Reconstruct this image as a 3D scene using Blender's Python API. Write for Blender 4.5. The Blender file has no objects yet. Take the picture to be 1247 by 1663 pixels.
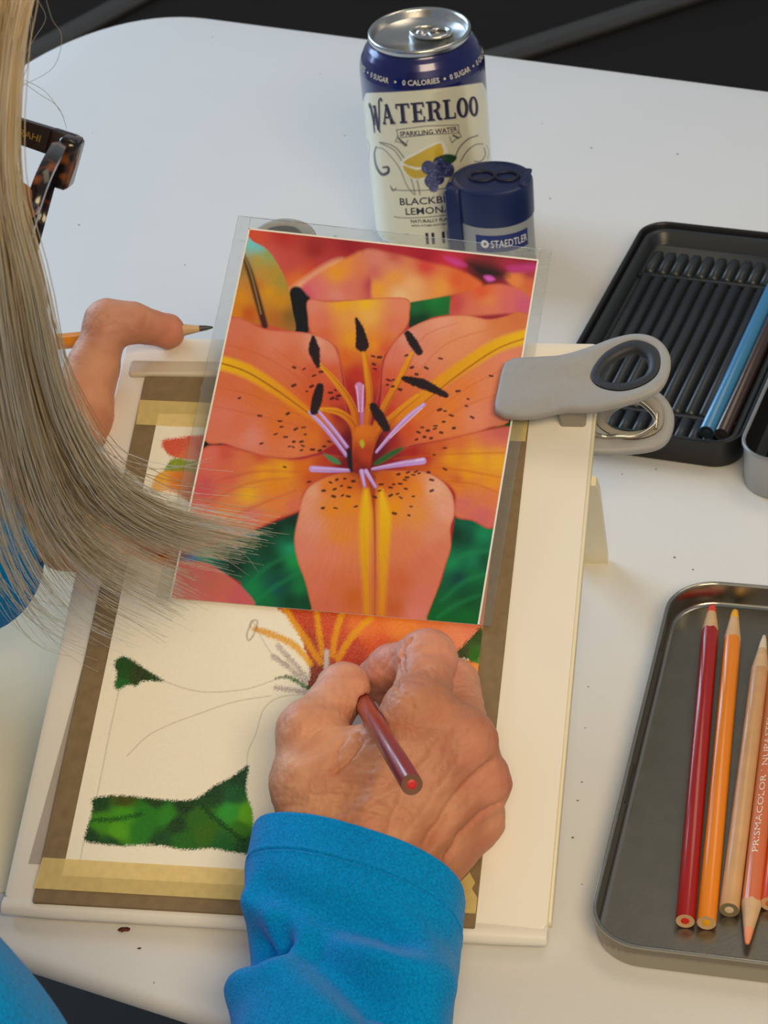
import bpy, bmesh, math, random
import numpy as np
from mathutils import Vector, Matrix

random.seed(7)
rng = np.random.default_rng(7)
scene = bpy.context.scene
COL = scene.collection

# ------------------------------------------------------------------ camera
# All building coordinates are millimetres (table top z = 0); meshes are written in metres.
IW, IH = 1247, 1663
FPX, PITCH, ROLL, CAMH = 3881.2, math.radians(36.161), math.radians(6.185), 656.19
_fw = np.array([0, math.cos(PITCH), -math.sin(PITCH)]); _r = np.array([1.0, 0, 0]); _d = np.cross(_fw, _r)
_c, _s = math.cos(ROLL), math.sin(ROLL)
RC = np.array([_c*_r + _s*_d, -_s*_r + _c*_d, _fw])
CP = np.array([0, 0, CAMH])
cam_data = bpy.data.cameras.new('camera'); cam = bpy.data.objects.new('camera', cam_data); COL.objects.link(cam)
cam_data.sensor_fit = 'VERTICAL'; cam_data.sensor_height = 36; cam_data.sensor_width = 27
cam_data.lens = FPX/IH*36
cam_data.clip_start = 0.02; cam_data.clip_end = 30
M = Matrix(((RC[0][0], -RC[1][0], -RC[2][0]), (RC[0][1], -RC[1][1], -RC[2][1]), (RC[0][2], -RC[1][2], -RC[2][2])))
cam.matrix_world = Matrix.Translation(Vector(CP)*0.001) @ M.to_4x4()
cam_data.dof.use_dof = True; cam_data.dof.focus_distance = 0.93; cam_data.dof.aperture_fstop = 40
scene.camera = cam

# ------------------------------------------------------------------ world, lights, exposure
scene.view_settings.view_transform = 'Standard'; scene.view_settings.look = 'None'
scene.view_settings.gamma = 1; scene.view_settings.exposure = 0.0; scene.view_settings.use_curve_mapping = False
world = bpy.data.worlds.new('room_light'); scene.world = world; world.use_nodes = True
world.node_tree.nodes['Background'].inputs[0].default_value = (0.84, 0.92, 1.0, 1)
world.node_tree.nodes['Background'].inputs[1].default_value = 0.26
def area(name, loc, target, size, power, color):
    L = bpy.data.lights.new(name, 'AREA'); L.shape = 'RECTANGLE'; L.size, L.size_y = size; L.energy = power; L.color = color
    o = bpy.data.objects.new(name, L); COL.objects.link(o); o.location = loc
    o.rotation_euler = (Vector(target)-Vector(loc)).to_track_quat('-Z', 'Y').to_euler(); return o
area('ceiling_light_panel', (0.75, 1.35, 1.75), (0.02, 0.85, 0), (1.2, 0.6), 5.5, (1.0, 0.82, 0.58))
area('ceiling_light_panel', (0.35, -0.95, 1.62), (0.0, 0.8, 0), (1.2, 0.6), 34.5, (1.0, 0.77, 0.44))
area('window_daylight', (-1.5, 2.6, 1.0), (0.0, 1.1, 0), (1.6, 1.2), 46, (0.55, 0.76, 1.0))

# ------------------------------------------------------------------ pixel and plane helpers (mm)
def ray(px, py): return RC.T @ np.array([(px-IW/2)/FPX, (py-IH/2)/FPX, 1.0])
def T(px, py, z=0.0):
    d = ray(px, py); return CP + d*((z-CP[2])/d[2])
def D(px, py, depth): return CP + ray(px, py)*depth
BYAW, BTILT = -0.2245, 0.353
BO = np.array([-161.84, 659.62, 8.0])
BU = np.array([math.cos(BYAW), math.sin(BYAW), 0.0])
BV = np.array([-math.sin(BYAW)*math.cos(BTILT), math.cos(BYAW)*math.cos(BTILT), math.sin(BTILT)])
BN = np.cross(BU, BV)
BW, BL = 209.6, 273.1
def B(px, py, off=0.0):
    d = ray(px, py); return CP + d*(np.dot(BO+BN*off-CP, BN)/np.dot(d, BN))
def bc(a, b, off=0.0): return BO + BU*a + BV*b + BN*off
def bab(px, py, off=0.0):
    X = B(px, py, off)-BO; return float(X@BU), float(X@BV)
def project(X):
    q = (np.atleast_2d(X)-CP) @ RC.T
    return np.stack([IW/2+FPX*q[:, 0]/q[:, 2], IH/2+FPX*q[:, 1]/q[:, 2]], 1)

# ------------------------------------------------------------------ materials
def lin(c):
    c = np.asarray(c, float)/255.0
    return np.where(c <= 0.04045, c/12.92, ((c+0.055)/1.055)**2.4)
MATS = {}
def mat(name, rgb=(200, 200, 200), rough=0.5, metal=0.0, spec=0.5, var=0.06, vscale=60.0, bump=0.0, bscale=400.0,
        attr=None, coat=0.0, sheen=0.0, sss=0.0, trans=0.0, alpha=1.0, bdetail=3.0, stretch=None, emit=None):
    if name in MATS: return MATS[name]
    m = bpy.data.materials.new(name); m.use_nodes = True; nt = m.node_tree; N = nt.nodes; L = nt.links
    b = N['Principled BSDF']; b.inputs['Roughness'].default_value = rough; b.inputs['Metallic'].default_value = metal
    b.inputs['Specular IOR Level'].default_value = spec
    tc = N.new('ShaderNodeTexCoord'); mp = N.new('ShaderNodeMapping'); L.new(tc.outputs['Object'], mp.inputs['Vector'])
    if stretch: mp.inputs['Scale'].default_value = stretch
    nz = N.new('ShaderNodeTexNoise'); nz.inputs['Scale'].default_value = vscale; nz.inputs['Detail'].default_value = 4
    L.new(mp.outputs[0], nz.inputs['Vector'])
    mx = N.new('ShaderNodeMix'); mx.data_type = 'RGBA'; mx.blend_type = 'MULTIPLY'
    rp = N.new('ShaderNodeMapRange'); rp.inputs['From Min'].default_value = 0.25; rp.inputs['From Max'].default_value = 0.75
    rp.inputs['To Min'].default_value = 1-var; rp.inputs['To Max'].default_value = 1+var*0.6
    L.new(nz.outputs['Fac'], rp.inputs['Value'])
    if attr:
        at = N.new('ShaderNodeAttribute'); at.attribute_name = attr; L.new(at.outputs['Color'], mx.inputs[6])
    else:
        mx.inputs[6].default_value = (*lin(rgb), 1)
    L.new(rp.outputs[0], mx.inputs[7]); mx.inputs[0].default_value = 1
    L.new(mx.outputs[2], b.inputs['Base Color'])
    if bump:
        bz = N.new('ShaderNodeTexNoise'); bz.inputs['Scale'].default_value = bscale; bz.inputs['Detail'].default_value = bdetail
        L.new(mp.outputs[0], bz.inputs['Vector'])
        bp = N.new('ShaderNodeBump'); bp.inputs['Strength'].default_value = bump; bp.inputs['Distance'].default_value = 0.001
        L.new(bz.outputs['Fac'], bp.inputs['Height']); L.new(bp.outputs[0], b.inputs['Normal'])
    if coat: b.inputs['Coat Weight'].default_value = coat; b.inputs['Coat Roughness'].default_value = 0.08
    if sheen: b.inputs['Sheen Weight'].default_value = sheen; b.inputs['Sheen Roughness'].default_value = 0.4
    if sss:
        b.inputs['Subsurface Weight'].default_value = sss; b.inputs['Subsurface Radius'].default_value = (1.0, 0.35, 0.2)
        b.inputs['Subsurface Scale'].default_value = 0.003
    if trans: b.inputs['Transmission Weight'].default_value = trans
    if alpha < 1: b.inputs['Alpha'].default_value = alpha
    MATS[name] = m; return m

# ------------------------------------------------------------------ object helpers
def tag(o, label=None, cat=None, group=None, kind=None):
    if label: o['label'] = label
    if cat: o['category'] = cat
    if group: o['group'] = group
    if kind: o['kind'] = kind
    return o
ROOTLOC = {}
def thing(name, base, label, cat, group=None):
    o = bpy.data.objects.new(name, None); COL.objects.link(o); o.empty_display_size = 0.02
    o.location = np.asarray(base)*0.001; ROOTLOC[o.name] = np.asarray(base, float)
    return tag(o, label, cat, group)
def mesh(name, V, F, m, parent=None, smooth=True, colors=None, base=None, sharp=None):
    V = np.asarray(V, float).reshape(-1, 3)
    if parent is not None: org = ROOTLOC[parent.name]
    else: org = np.asarray(base if base is not None else V.mean(0), float)
    me = bpy.data.meshes.new(name)
    V2 = (V-org)*0.001
    if isinstance(F, np.ndarray):
        k = F.shape[1]; me.vertices.add(len(V2)); me.vertices.foreach_set('co', V2.ravel())
        me.loops.add(F.size); me.loops.foreach_set('vertex_index', F.ravel().astype(np.int32))
        me.polygons.add(len(F)); me.polygons.foreach_set('loop_start', np.arange(0, F.size, k, dtype=np.int32))
        me.update(calc_edges=True)
    else:
        me.from_pydata(V2.tolist(), [], [list(f) for f in F]); me.update()
    if colors is not None:
        a = me.color_attributes.new('Col', 'FLOAT_COLOR', 'POINT')
        c = np.ones((len(V2), 4)); c[:, :3] = colors; a.data.foreach_set('color', c.ravel())
    if smooth:
        me.polygons.foreach_set('use_smooth', np.ones(len(me.polygons), bool))
        if sharp: me.set_sharp_from_angle(angle=math.radians(sharp))
    if m is not None: me.materials.append(m)
    o = bpy.data.objects.new(name, me); COL.objects.link(o)
    if parent is not None: o.parent = parent; ROOTLOC[o.name] = org
    else: o.location = org*0.001; ROOTLOC[o.name] = org
    return o
def rings(R, cap0=True, cap1=True, closed=True):
    """R: list of (n,3) rings -> verts, faces"""
    n = len(R[0]); V = np.concatenate(R); F = []
    for i in range(len(R)-1):
        for j in range(n if closed else n-1):
            k = (j+1) % n; F.append((i*n+j, i*n+k, (i+1)*n+k, (i+1)*n+j))
    if closed and cap0: F.append(tuple(range(n-1, -1, -1)))
    if closed and cap1: F.append(tuple((len(R)-1)*n+j for j in range(n)))
    return V, F
def join(*VF):
    V = []; F = []; o = 0
    for v, f in VF:
        V.append(np.asarray(v, float)); F += [tuple(int(i)+o for i in q) for q in f]; o += len(v)
    return np.concatenate(V), F
class Fr:
    def __init__(s, o, x, y, z=None):
        s.o = np.asarray(o, float); s.x = np.asarray(x, float)/np.linalg.norm(x); y = np.asarray(y, float)
        s.z = np.cross(s.x, y) if z is None else np.asarray(z, float); s.z = s.z/np.linalg.norm(s.z); s.y = np.cross(s.z, s.x)
    def __call__(s, P):
        P = np.atleast_2d(np.asarray(P, float)); return s.o + P[:, :1]*s.x + P[:, 1:2]*s.y + P[:, 2:3]*s.z
    def at(s, *p): return s(np.array([p]))[0]
def flat(z): return Fr((0, 0, z), (1, 0, 0), (0, 1, 0))
BF = Fr(BO, BU, BV)
def rrect(x0, x1, y0, y1, r, n=8, inset=0.0):
    x0 += inset; x1 -= inset; y0 += inset; y1 -= inset; r = max(r-inset, 0.05); P = []
    for cx, cy, a0 in ((x1-r, y0+r, -90), (x1-r, y1-r, 0), (x0+r, y1-r, 90), (x0+r, y0+r, 180)):
        for k in range(n+1):
            a = math.radians(a0+90*k/n); P.append((cx+r*math.cos(a), cy+r*math.sin(a)))
    return np.array(P)
def sweep_rrect(fr, x0, x1, y0, y1, r, prof, n=8, cap0=True, cap1=True):
    """prof: list of (inset, z) followed around a rounded rectangle"""
    R = []
    for ins, z in prof:
        p = rrect(x0, x1, y0, y1, r, n, ins); R.append(fr(np.c_[p, np.full(len(p), z)]))
    return rings(R, cap0, cap1)
def slab(fr, x0, x1, y0, y1, z0, z1, r=1.0, bev=0.4, n=4):
    return sweep_rrect(fr, x0, x1, y0, y1, r, [(bev, z0), (0, z0+bev), (0, z1-bev), (bev, z1)], n)
def quadsheet(c, off_n, th):
    """thin sheet through four 3-d corners"""
    c = np.array(c, float); nrm = np.cross(c[1]-c[0], c[3]-c[0]); nrm /= np.linalg.norm(nrm)
    return rings([c+nrm*off_n, c+nrm*(off_n+th)])
def tube(path, rad, sides=10, cap=True, closed=False):
    path = np.asarray(path, float); n = len(path); rad = np.broadcast_to(np.asarray(rad, float), (n,))
    tan = np.gradient(path, axis=0)
    if closed: tan = np.roll(path, -1, 0)-np.roll(path, 1, 0)
    tan /= np.linalg.norm(tan, axis=1)[:, None]+1e-12
    up = np.array([0.13, 0.21, 0.97]);
    if abs(tan[0]@up) > 0.9: up = np.array([1.0, 0.1, 0])
    R = []; x = np.cross(up, tan[0]); x /= np.linalg.norm(x)
    for i in range(n):
        x = x-tan[i]*(x@tan[i]); x /= np.linalg.norm(x); y = np.cross(tan[i], x)
        a = np.linspace(0, 2*math.pi, sides, endpoint=False)
        R.append(path[i]+rad[i]*(np.cos(a)[:, None]*x+np.sin(a)[:, None]*y))
    if closed: R.append(R[0]); return rings(R, False, False)
    return rings(R, cap, cap)
def lathe(c, prof, seg=64, fr=None):
    fr = fr or Fr(c, (1, 0, 0), (0, 1, 0)); a = np.linspace(0, 2*math.pi, seg, endpoint=False)
    return rings([fr(np.c_[r*np.cos(a), r*np.sin(a), np.full(seg, z)]) for r, z in prof], prof[0][0] > 0.01, prof[-1][0] > 0.01)
def crom(P, n=8, closed=False):
    P = np.asarray(P, float); m = len(P); out = []
    for i in range(m if closed else m-1):
        g = (lambda k: P[k % m]) if closed else (lambda k: P[min(max(k, 0), m-1)])
        p0, p1, p2, p3 = g(i-1), g(i), g(i+1), g(i+2)
        for k in range(n):
            t = k/n; out.append(0.5*((2*p1)+(p2-p0)*t+(2*p0-5*p1+4*p2-p3)*t*t+(3*p1-p0-3*p2+p3)*t**3))
    if not closed: out.append(P[-1])
    return np.array(out)
def text_mesh(body, size=1.0, align='CENTER', res=2, spacing=1.0, bold=0.0):
    cu = bpy.data.curves.new('t', 'FONT'); cu.body = body; cu.size = size; cu.align_x = align; cu.resolution_u = res; cu.space_character = spacing; cu.offset = bold
    o = bpy.data.objects.new('t', cu); COL.objects.link(o)
    dg = bpy.context.evaluated_depsgraph_get(); me = bpy.data.meshes.new_from_object(o.evaluated_get(dg))
    V = np.array([v.co[:] for v in me.vertices]); F = [tuple(p.vertices) for p in me.polygons]
    bpy.data.objects.remove(o); bpy.data.curves.remove(cu); bpy.data.meshes.remove(me)
    return V, F

# ------------------------------------------------------------------ raster painter (works on arrays of x, y)
class Paint:
    def __init__(s, X, Y, base):
        s.X, s.Y = X.astype(np.float64), Y.astype(np.float64); s.C = np.empty(X.shape+(3,)); s.C[:] = lin(base); s.n = rng.random(X.shape)
    def _sub(s, P, pad):
        P = np.asarray(P); i = (s.X > P[:, 0].min()-pad) & (s.X < P[:, 0].max()+pad) & (s.Y > P[:, 1].min()-pad) & (s.Y < P[:, 1].max()+pad)
        return np.nonzero(i)
    def seg(s, x, y, P, closed):
        d = np.full(x.shape, 1e9); t = np.zeros(x.shape); Q = np.roll(P, -1, 0) if closed else P[1:]; A = P if closed else P[:-1]; m = len(A)
        for k, (a, b) in enumerate(zip(A, Q)):
            ab = b-a; l = ab@ab+1e-12; h = np.clip(((x-a[0])*ab[0]+(y-a[1])*ab[1])/l, 0, 1)
            e = np.hypot(x-a[0]-h*ab[0], y-a[1]-h*ab[1]); w = e < d; d = np.where(w, e, d); t = np.where(w, (k+h)/m, t)
        return d, t
    def inside(s, x, y, P):
        c = np.zeros(x.shape, bool); Q = np.roll(P, -1, 0)
        for (x0, y0), (x1, y1) in zip(P, Q):
            if y0 == y1: continue
            c ^= ((y0 > y) != (y1 > y)) & (x < (x1-x0)*(y-y0)/(y1-y0)+x0)
        return c
    def idw(s, x, y, pts, p=2.6, soft=12):
        w = 0; a = 0
        for (px, py, col) in pts:
            k = 1/((x-px)**2+(y-py)**2+soft*soft)**(p/2); w = w+k; a = a+k[:, None]*lin(col)
        return a/w[:, None]
    def poly(s, P, cols, soft=2.0, n=5, p=2.6, rough=0.0, edge=None, edgew=8, alpha=1.0, isoft=12, grain=0.0, paper=None):
        P = crom(P, n, True) if n else np.asarray(P, float)
        i = s._sub(P, soft*2+rough*2+1); x, y = s.X[i], s.Y[i]
        if not len(x): return
        d, _ = s.seg(x, y, P, True); d = np.where(s.inside(x, y, P), -d, d)
        if rough: d = d+rough*(s.n[i]-0.5)*2
        m = np.clip(0.5-d/(2*soft), 0, 1)*alpha
        col = lin(cols)[None].repeat(len(x), 0) if not isinstance(cols, list) else s.idw(x, y, cols, p, isoft)
        if edge is not None:
            e = np.exp(-(np.maximum(-d, 0)/edgew)**2)[:, None]*0.75; col = col*(1-e)+lin(edge)*e
        if grain:
            g = (s.n[i][:, None]*grain); col = col*(1-g)+lin(paper)*g
        s.C[i] = s.C[i]*(1-m[:, None])+col*m[:, None]
    def stroke(s, P, w, col, col2=None, soft=1.5, alpha=1.0, n=6, rough=0.0, gap=0.0):
        P = crom(P, n) if n and len(P) > 2 else np.asarray(P, float); w = np.atleast_1d(np.asarray(w, float))
        i = s._sub(P, w.max()+soft*2); x, y = s.X[i], s.Y[i]
        if not len(x): return
        d, t = s.seg(x, y, P, False); ww = np.interp(t, np.linspace(0, 1, len(w)), w)/2
        if rough: d = d+rough*(s.n[i]-0.5)*2
        m = np.clip(0.5-(d-ww)/(2*soft), 0, 1)*alpha
        if gap: m = m*(1-gap*s.n[i])
        c = lin(col)[None] if col2 is None else lin(col)[None]*(1-t[:, None])+lin(col2)[None]*t[:, None]
        s.C[i] = s.C[i]*(1-m[:, None])+c*m[:, None]
    def fibre(s, fn, amt):
        """fine streaks: multiply by a band-limited random pattern of coordinate fn"""
        s.C *= (1+amt*fn)[..., None]
def gridfaces(nu, nv):
    i = np.arange(nu-1)[:, None]; j = np.arange(nv-1)[None]
    a = (i*nv+j).ravel(); return np.stack([a, a+nv, a+nv+1, a+1], 1)

# ================================================================== structure
floor_m = mat('dark_floor', (26, 19, 13), rough=0.6, spec=0.2, var=0.35, vscale=3.0)
V, F = slab(flat(0), -2600, 2600, -1500, 4200, -760, -740, 5, 2)
tag(mesh('floor', V, F, floor_m, smooth=False), 'dark brown floor beyond the table', 'floor', kind='structure')
strip_m = mat('grey_strip', (62, 56, 50), rough=0.5, var=0.15, vscale=8)
def floor_pt(px, py): return T(px, py, -737)
for k, (q0, q1, w) in enumerate((((700, 130), (1300, -65), 46), ((-60, 150), (330, -62), 46))):
    a, b = floor_pt(*q0), floor_pt(*q1); ax = (b-a)/np.linalg.norm(b-a)
    fr = Fr((a[0], a[1], 0), (ax[0], ax[1], 0), (-ax[1], ax[0], 0))
    V, F = slab(fr, -1500, np.linalg.norm(b-a)+1500, -w/2, w/2, -741, -732, 3, 1.5)
    tag(mesh('trim_%d' % (k+1), V, F, strip_m), ('grey strip on the dark floor behind the drinks can', 'grey strip on the dark floor beyond the rounded table corner')[k], 'floor strip', kind='structure')

# ================================================================== table
tb_th = math.radians(-29.5); TE = np.array([math.cos(tb_th), math.sin(tb_th), 0]); TN = np.array([-TE[1], TE[0], 0])
TF = Fr((0, 0, 0), TE, TN)
table_m = mat('table_plastic', (222, 220, 218), rough=0.42, spec=0.4, var=0.018, vscale=14, bump=0.10, bscale=900)
tbl = thing('folding_table', TF.at(0, 860, -740), 'large white plastic folding table with a rounded corner', 'table')
def table_outline(ins=0.0):
    x0, x1, y0, y1 = -880, 945, 480, 1239.5; P = []
    for cx, cy, rx, ry, a0 in ((x1-90, y0+90, 90, 90, -90), (x1-90, y1-90, 90, 90, 0), (x0+88, y1-128, 88, 128, 90), (x0+90, y0+90, 90, 90, 180)):
        for k in range(17):
            a = math.radians(a0+90*k/16); c, s = math.cos(a), math.sin(a)
            P.append((cx+(rx-ins)*np.sign(c)*abs(c)**0.92, cy+(ry-ins)*np.sign(s)*abs(s)**0.92))
    return np.array(P)
R = []
for ins, z in ((46, -44), (40, -20), (14, -12), (3.0, -9.5), (0.4, -7.5), (0, -5.5), (0.7, -3), (2.2, -1.1), (4.5, 0)):
    p = table_outline(ins); R.append(TF(np.c_[p, np.full(len(p), z)]))
V, F = rings(R); mesh('tabletop', V, F, table_m, tbl, sharp=40)
leg_m = mat('table_leg_steel', (120, 122, 124), rough=0.4, metal=0.6)
for ex in (-700, 760):
    for ny in (560, 1150):
        V, F = tube([TF.at(ex, ny, -42), TF.at(ex, ny, -400), TF.at(ex, ny, -740)], 13, 12); mesh('leg', V, F, leg_m, tbl)
    V, F = tube([TF.at(ex, 560, -640), TF.at(ex, 1150, -640)], 10, 10); mesh('crossbar', V, F, leg_m, tbl)

# ================================================================== drawing board (easel board)
white_m = mat('board_white', (236, 231, 222), rough=0.38, spec=0.45, var=0.015, vscale=20)
cream_m = mat('board_edge_cream', (236, 226, 196), rough=0.4, var=0.02)
brd = thing('tabletop_easel_board', bc(BW/2, BL/2, -60), 'white tilted drawing board with a rounded front lip and fold-out legs', 'drawing board')
V, F = sweep_rrect(BF, 0, BW, 3, BL, 3, [(1.2, -6), (0, -5), (0, -1.2), (0.35, -0.3), (1.1, 0)], 5)
mesh('panel', V, F, white_m, brd, sharp=35)
# bull-nosed front lip
prof = [(4.5, -6.2), (0.8, -6.6), (-1.6, -5.6), (-2.6, -3.6), (-2.5, -1.2), (-1.4, 0.6), (0.4, 1.2), (2.2, 0.9), (3.6, 0.1), (4.5, -0.1)]
R = []
for a in np.linspace(0, BW, 12):
    k = 1.0 if 0 < a < BW else 0.86
    R.append(np.array([bc(a, 1.0+(b-1.0)*k, -3+(o+3)*k) for b, o in prof]))
V, F = rings(R); mesh('front_lip', V, F, white_m, brd, sharp=60)
V, F = slab(BF, BW-0.2, BW+1.1, 6, BL-0.6, -5.4, -0.4, 0.5, 0.2); mesh('edge_band', V, F, cream_m, brd)
for a0, a1 in ((203, 221), (-11, 7)):
    top = 206; s = 1 if a0 > 100 else -1
    inner = a0 if s > 0 else a1; outer = a1 if s > 0 else a0
    def gp(a, x):
        p = bc(a, top, -6); q = bc(a, top, -6)+np.array([0, 42.0, 0]); q[2] = 0; return p*(1-x)+q*x
    P4 = np.array([gp(inner, 0), gp(inner+s*9.5, 0), gp(inner+s*11.5, .12), gp(outer, 0.97), gp(outer-s*1, 1), gp(inner, 1)])
    nn = np.cross(P4[1]-P4[0], P4[3]-P4[0]); nn /= np.linalg.norm(nn)
    V, F = rings([P4-nn*2.2, P4+nn*2.2]); mesh('leg', V, F, cream_m, brd, smooth=False)
V, F = slab(BF, 5, BW-5, 250.8, 258.8, -0.5, 2.6, 1.2, 0.8); mesh('paper_ledge', V, F, mat('ledge_beige', (216, 204, 184), rough=0.5), brd)

sheet = [T(-260, 1000, 0.2), T(-90, 1452, 0.2), T(60, 1448, 0.2), T(150, 1250, 0.2), T(200, 900, 0.2), T(-120, 880, .2)]
V, F = rings([np.array(sheet), np.array(sheet)+[0, 0, .25]])
tag(mesh('paper_sheet', V, F, mat('cream_paper', (240, 230, 200), rough=.8, var=.02), smooth=False, base=sheet[2]), 'blank cream paper sheet lying on the table, partly under the drawing board', 'paper')
# clear protective film and chipboard backing
film_m = mat('film_grey', (204, 192, 184), rough=0.3, alpha=0.55)
V, F = rings([np.array([bc(7.2, 18, 0.05), bc(60, 18, 0.05), bc(60, 200, 0.05), bc(17, 200, .05)]), np.array([bc(7.2, 18, .45), bc(60, 18, .45), bc(60, 200, .45), bc(17, 200, .45)])])
tag(mesh('plastic_sheet', V, F, film_m, smooth=False, base=bc(8, 18, 0)), 'pale translucent plastic sheet peeking out from under the grey-brown chipboard', 'plastic sheet')
chip_m = mat('chipboard', (136, 116, 88), rough=0.85, spec=0.15, var=0.16, vscale=220, bump=0.25, bscale=1500)
V, F = slab(BF, 12.7, 183, 1.2, 250, 0.5, 2.3, 0.6, 0.25)
tag(mesh('backing_board', V, F, chip_m, base=bc(100, 1, .5), sharp=30), 'grey-brown chipboard backing the drawing is taped to', 'backing board')
tape_m = mat('masking_tape', (250, 226, 150), rough=0.6, alpha=0.46, var=0.10, vscale=300)
tape2_m = mat('masking_tape_over_paper', (232, 206, 132), rough=0.6, alpha=0.75, var=0.06, vscale=300)
def tape(name, label, c):
    V, F = rings([np.array([bc(x, y, 2.62) for x, y in c]), np.array([bc(x, y, 2.74) for x, y in c])])
    return tag(mesh(name, V, F, tape_m, smooth=False, base=bc(c[0][0], c[0][1], 2.6)), label, 'tape', 'tape strips holding the drawing')
tape('masking_tape', 'cream masking tape strip along the bottom edge of the drawing', [(12.2, 6.8), (182.9, 6.6), (182.9, 13), (180.5, 16.5), (181.5, 19), (179, 23), (176, 19), (13.1, 19.7)])
tape('masking_tape', 'cream masking tape strip along the top edge of the drawing', [(13.3, 224), (182.6, 219.2), (182.9, 232), (12.9, 237)])

# ------------------------------------------------------------------ the coloured-pencil drawing
PAPER = (245, 238, 220)
PA0, PA1, PB0, PB1 = 22.3, 173.6, 12.8, 230.0
nu, nv = 480, 560
A, Bb = np.meshgrid(np.linspace(PA0, PA1, nu), np.linspace(PB0, PB1, nv), indexing='ij')
Vp = BO+A[..., None]*BU+Bb[..., None]*BV+2.45*BN
pp = project(Vp.reshape(-1, 3)); pa = Paint(pp[:, 0], pp[:, 1], PAPER)
G = dict(rough=2.2, soft=1.3, grain=0.16, paper=(240, 220, 150), p=4.0, isoft=4)
GG = dict(rough=2.4, soft=1.2, grain=0.22, paper=(90, 140, 50), p=5.0, isoft=3)
# flower parts of the drawing (pixel coordinates of the photograph)
pa.poly([(456, 980), (600, 990), (800, 990), (790, 1010), (775, 1035), (745, 1070), (700, 1090), (640, 1100), (560, 1120), (512, 1128), (498, 1118), (503, 1090), (490, 1040), (470, 1005)],
        [(480, 1000, (196, 40, 20)), (500, 1050, (170, 25, 22)), (515, 1100, (130, 20, 30)), (540, 1010, (210, 60, 30)), (570, 1060, (190, 30, 25)), (590, 1010, (236, 110, 40)), (620, 1060, (232, 70, 25)),
         (660, 1020, (245, 130, 45)), (700, 1010, (240, 120, 60)), (740, 1030, (236, 130, 90)), (765, 1020, (232, 120, 95)), (640, 1090, (222, 60, 30)), (700, 1060, (240, 130, 60))], **G)
pa.poly([(733, 1082), (755, 1072), (775, 1073), (785, 1085), (778, 1150), (765, 1140), (755, 1110)], [(750, 1085, (238, 120, 40)), (770, 1090, (240, 140, 60)), (772, 1135, (248, 220, 130)), (758, 1100, (226, 90, 50))], **G)
pa.poly([(735, 1066), (760, 1040), (786, 1012), (786, 1030), (779, 1076), (755, 1070)], [(750, 1060, (60, 50, 30)), (775, 1030, (50, 60, 30)), (772, 1065, (40, 90, 25)), (782, 1072, (90, 130, 50))], **GG)
pa.poly([(775, 1000), (800, 880), (812, 800), (816, 800), (795, 1012), (778, 1012)], (228, 140, 110), **G)
for P, w in (([(462, 988), (490, 1030), (520, 1075)], 10), ([(514, 992), (519, 1035), (523, 1062)], 8), ([(556, 994), (545, 1030), (540, 1064)], 9), ([(602, 1004), (570, 1035), (549, 1070)], 10)):
    pa.stroke(P, w, (238, 170, 20), (228, 150, 30), rough=2.5, gap=0.35)
pa.stroke([(530, 1058), (530, 1090)], 8, (205, 190, 180), rough=2)
pa.stroke([(415, 1022), (450, 1034), (480, 1050), (504, 1078)], [9, 11, 11, 9], (226, 160, 20), (236, 170, 25), rough=2, gap=0.25)
pa.stroke([(408, 1009), (401, 1030), (404, 1040), (412, 1030), (418, 1010), (410, 1008), (406, 1020)], 1.6, (120, 90, 70), gap=0.4)
for P, w in (([(452, 1050), (478, 1078), (498, 1102)], 8), ([(443, 1066), (470, 1085), (495, 1108)], 8), ([(448, 1117), (475, 1121), (503, 1125)], 7)):
    pa.stroke(P, w, (176, 160, 160), rough=2, gap=0.55)
pa.stroke([(448, 1102), (470, 1100), (500, 1118)], [3, 6, 7], (40, 90, 40), rough=1.5, gap=0.3)
# pencil outlines
lead = (150, 136, 112)
for P in ([(264, 1105), (300, 1118), (340, 1124), (400, 1119), (448, 1103)], [(500, 1128), (455, 1132), (428, 1152), (416, 1190), (403, 1220), (401, 1246)],
          [(206, 1228), (240, 1195), (280, 1175), (320, 1160)], [(320, 1160), (380, 1140), (440, 1130)], [(193, 1122), (180, 1180), (168, 1240), (156, 1300)], [(136, 1366), (128, 1410)], [(410, 1008), (440, 1060), (470, 1080)]):
    pa.stroke(P, 1.3, lead, alpha=0.75, gap=0.45, soft=0.8)
# small dark green triangle
pa.poly([(186, 1074), (204, 1066), (230, 1082), (262, 1103), (262, 1107), (232, 1106), (222, 1114), (208, 1112), (192, 1120), (185, 1112), (190, 1095)], [(200, 1090, (25, 60, 30)), (225, 1095, (40, 45, 30)), (195, 1112, (25, 90, 40)), (250, 1104, (30, 50, 30))], n=3, **GG)
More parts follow.
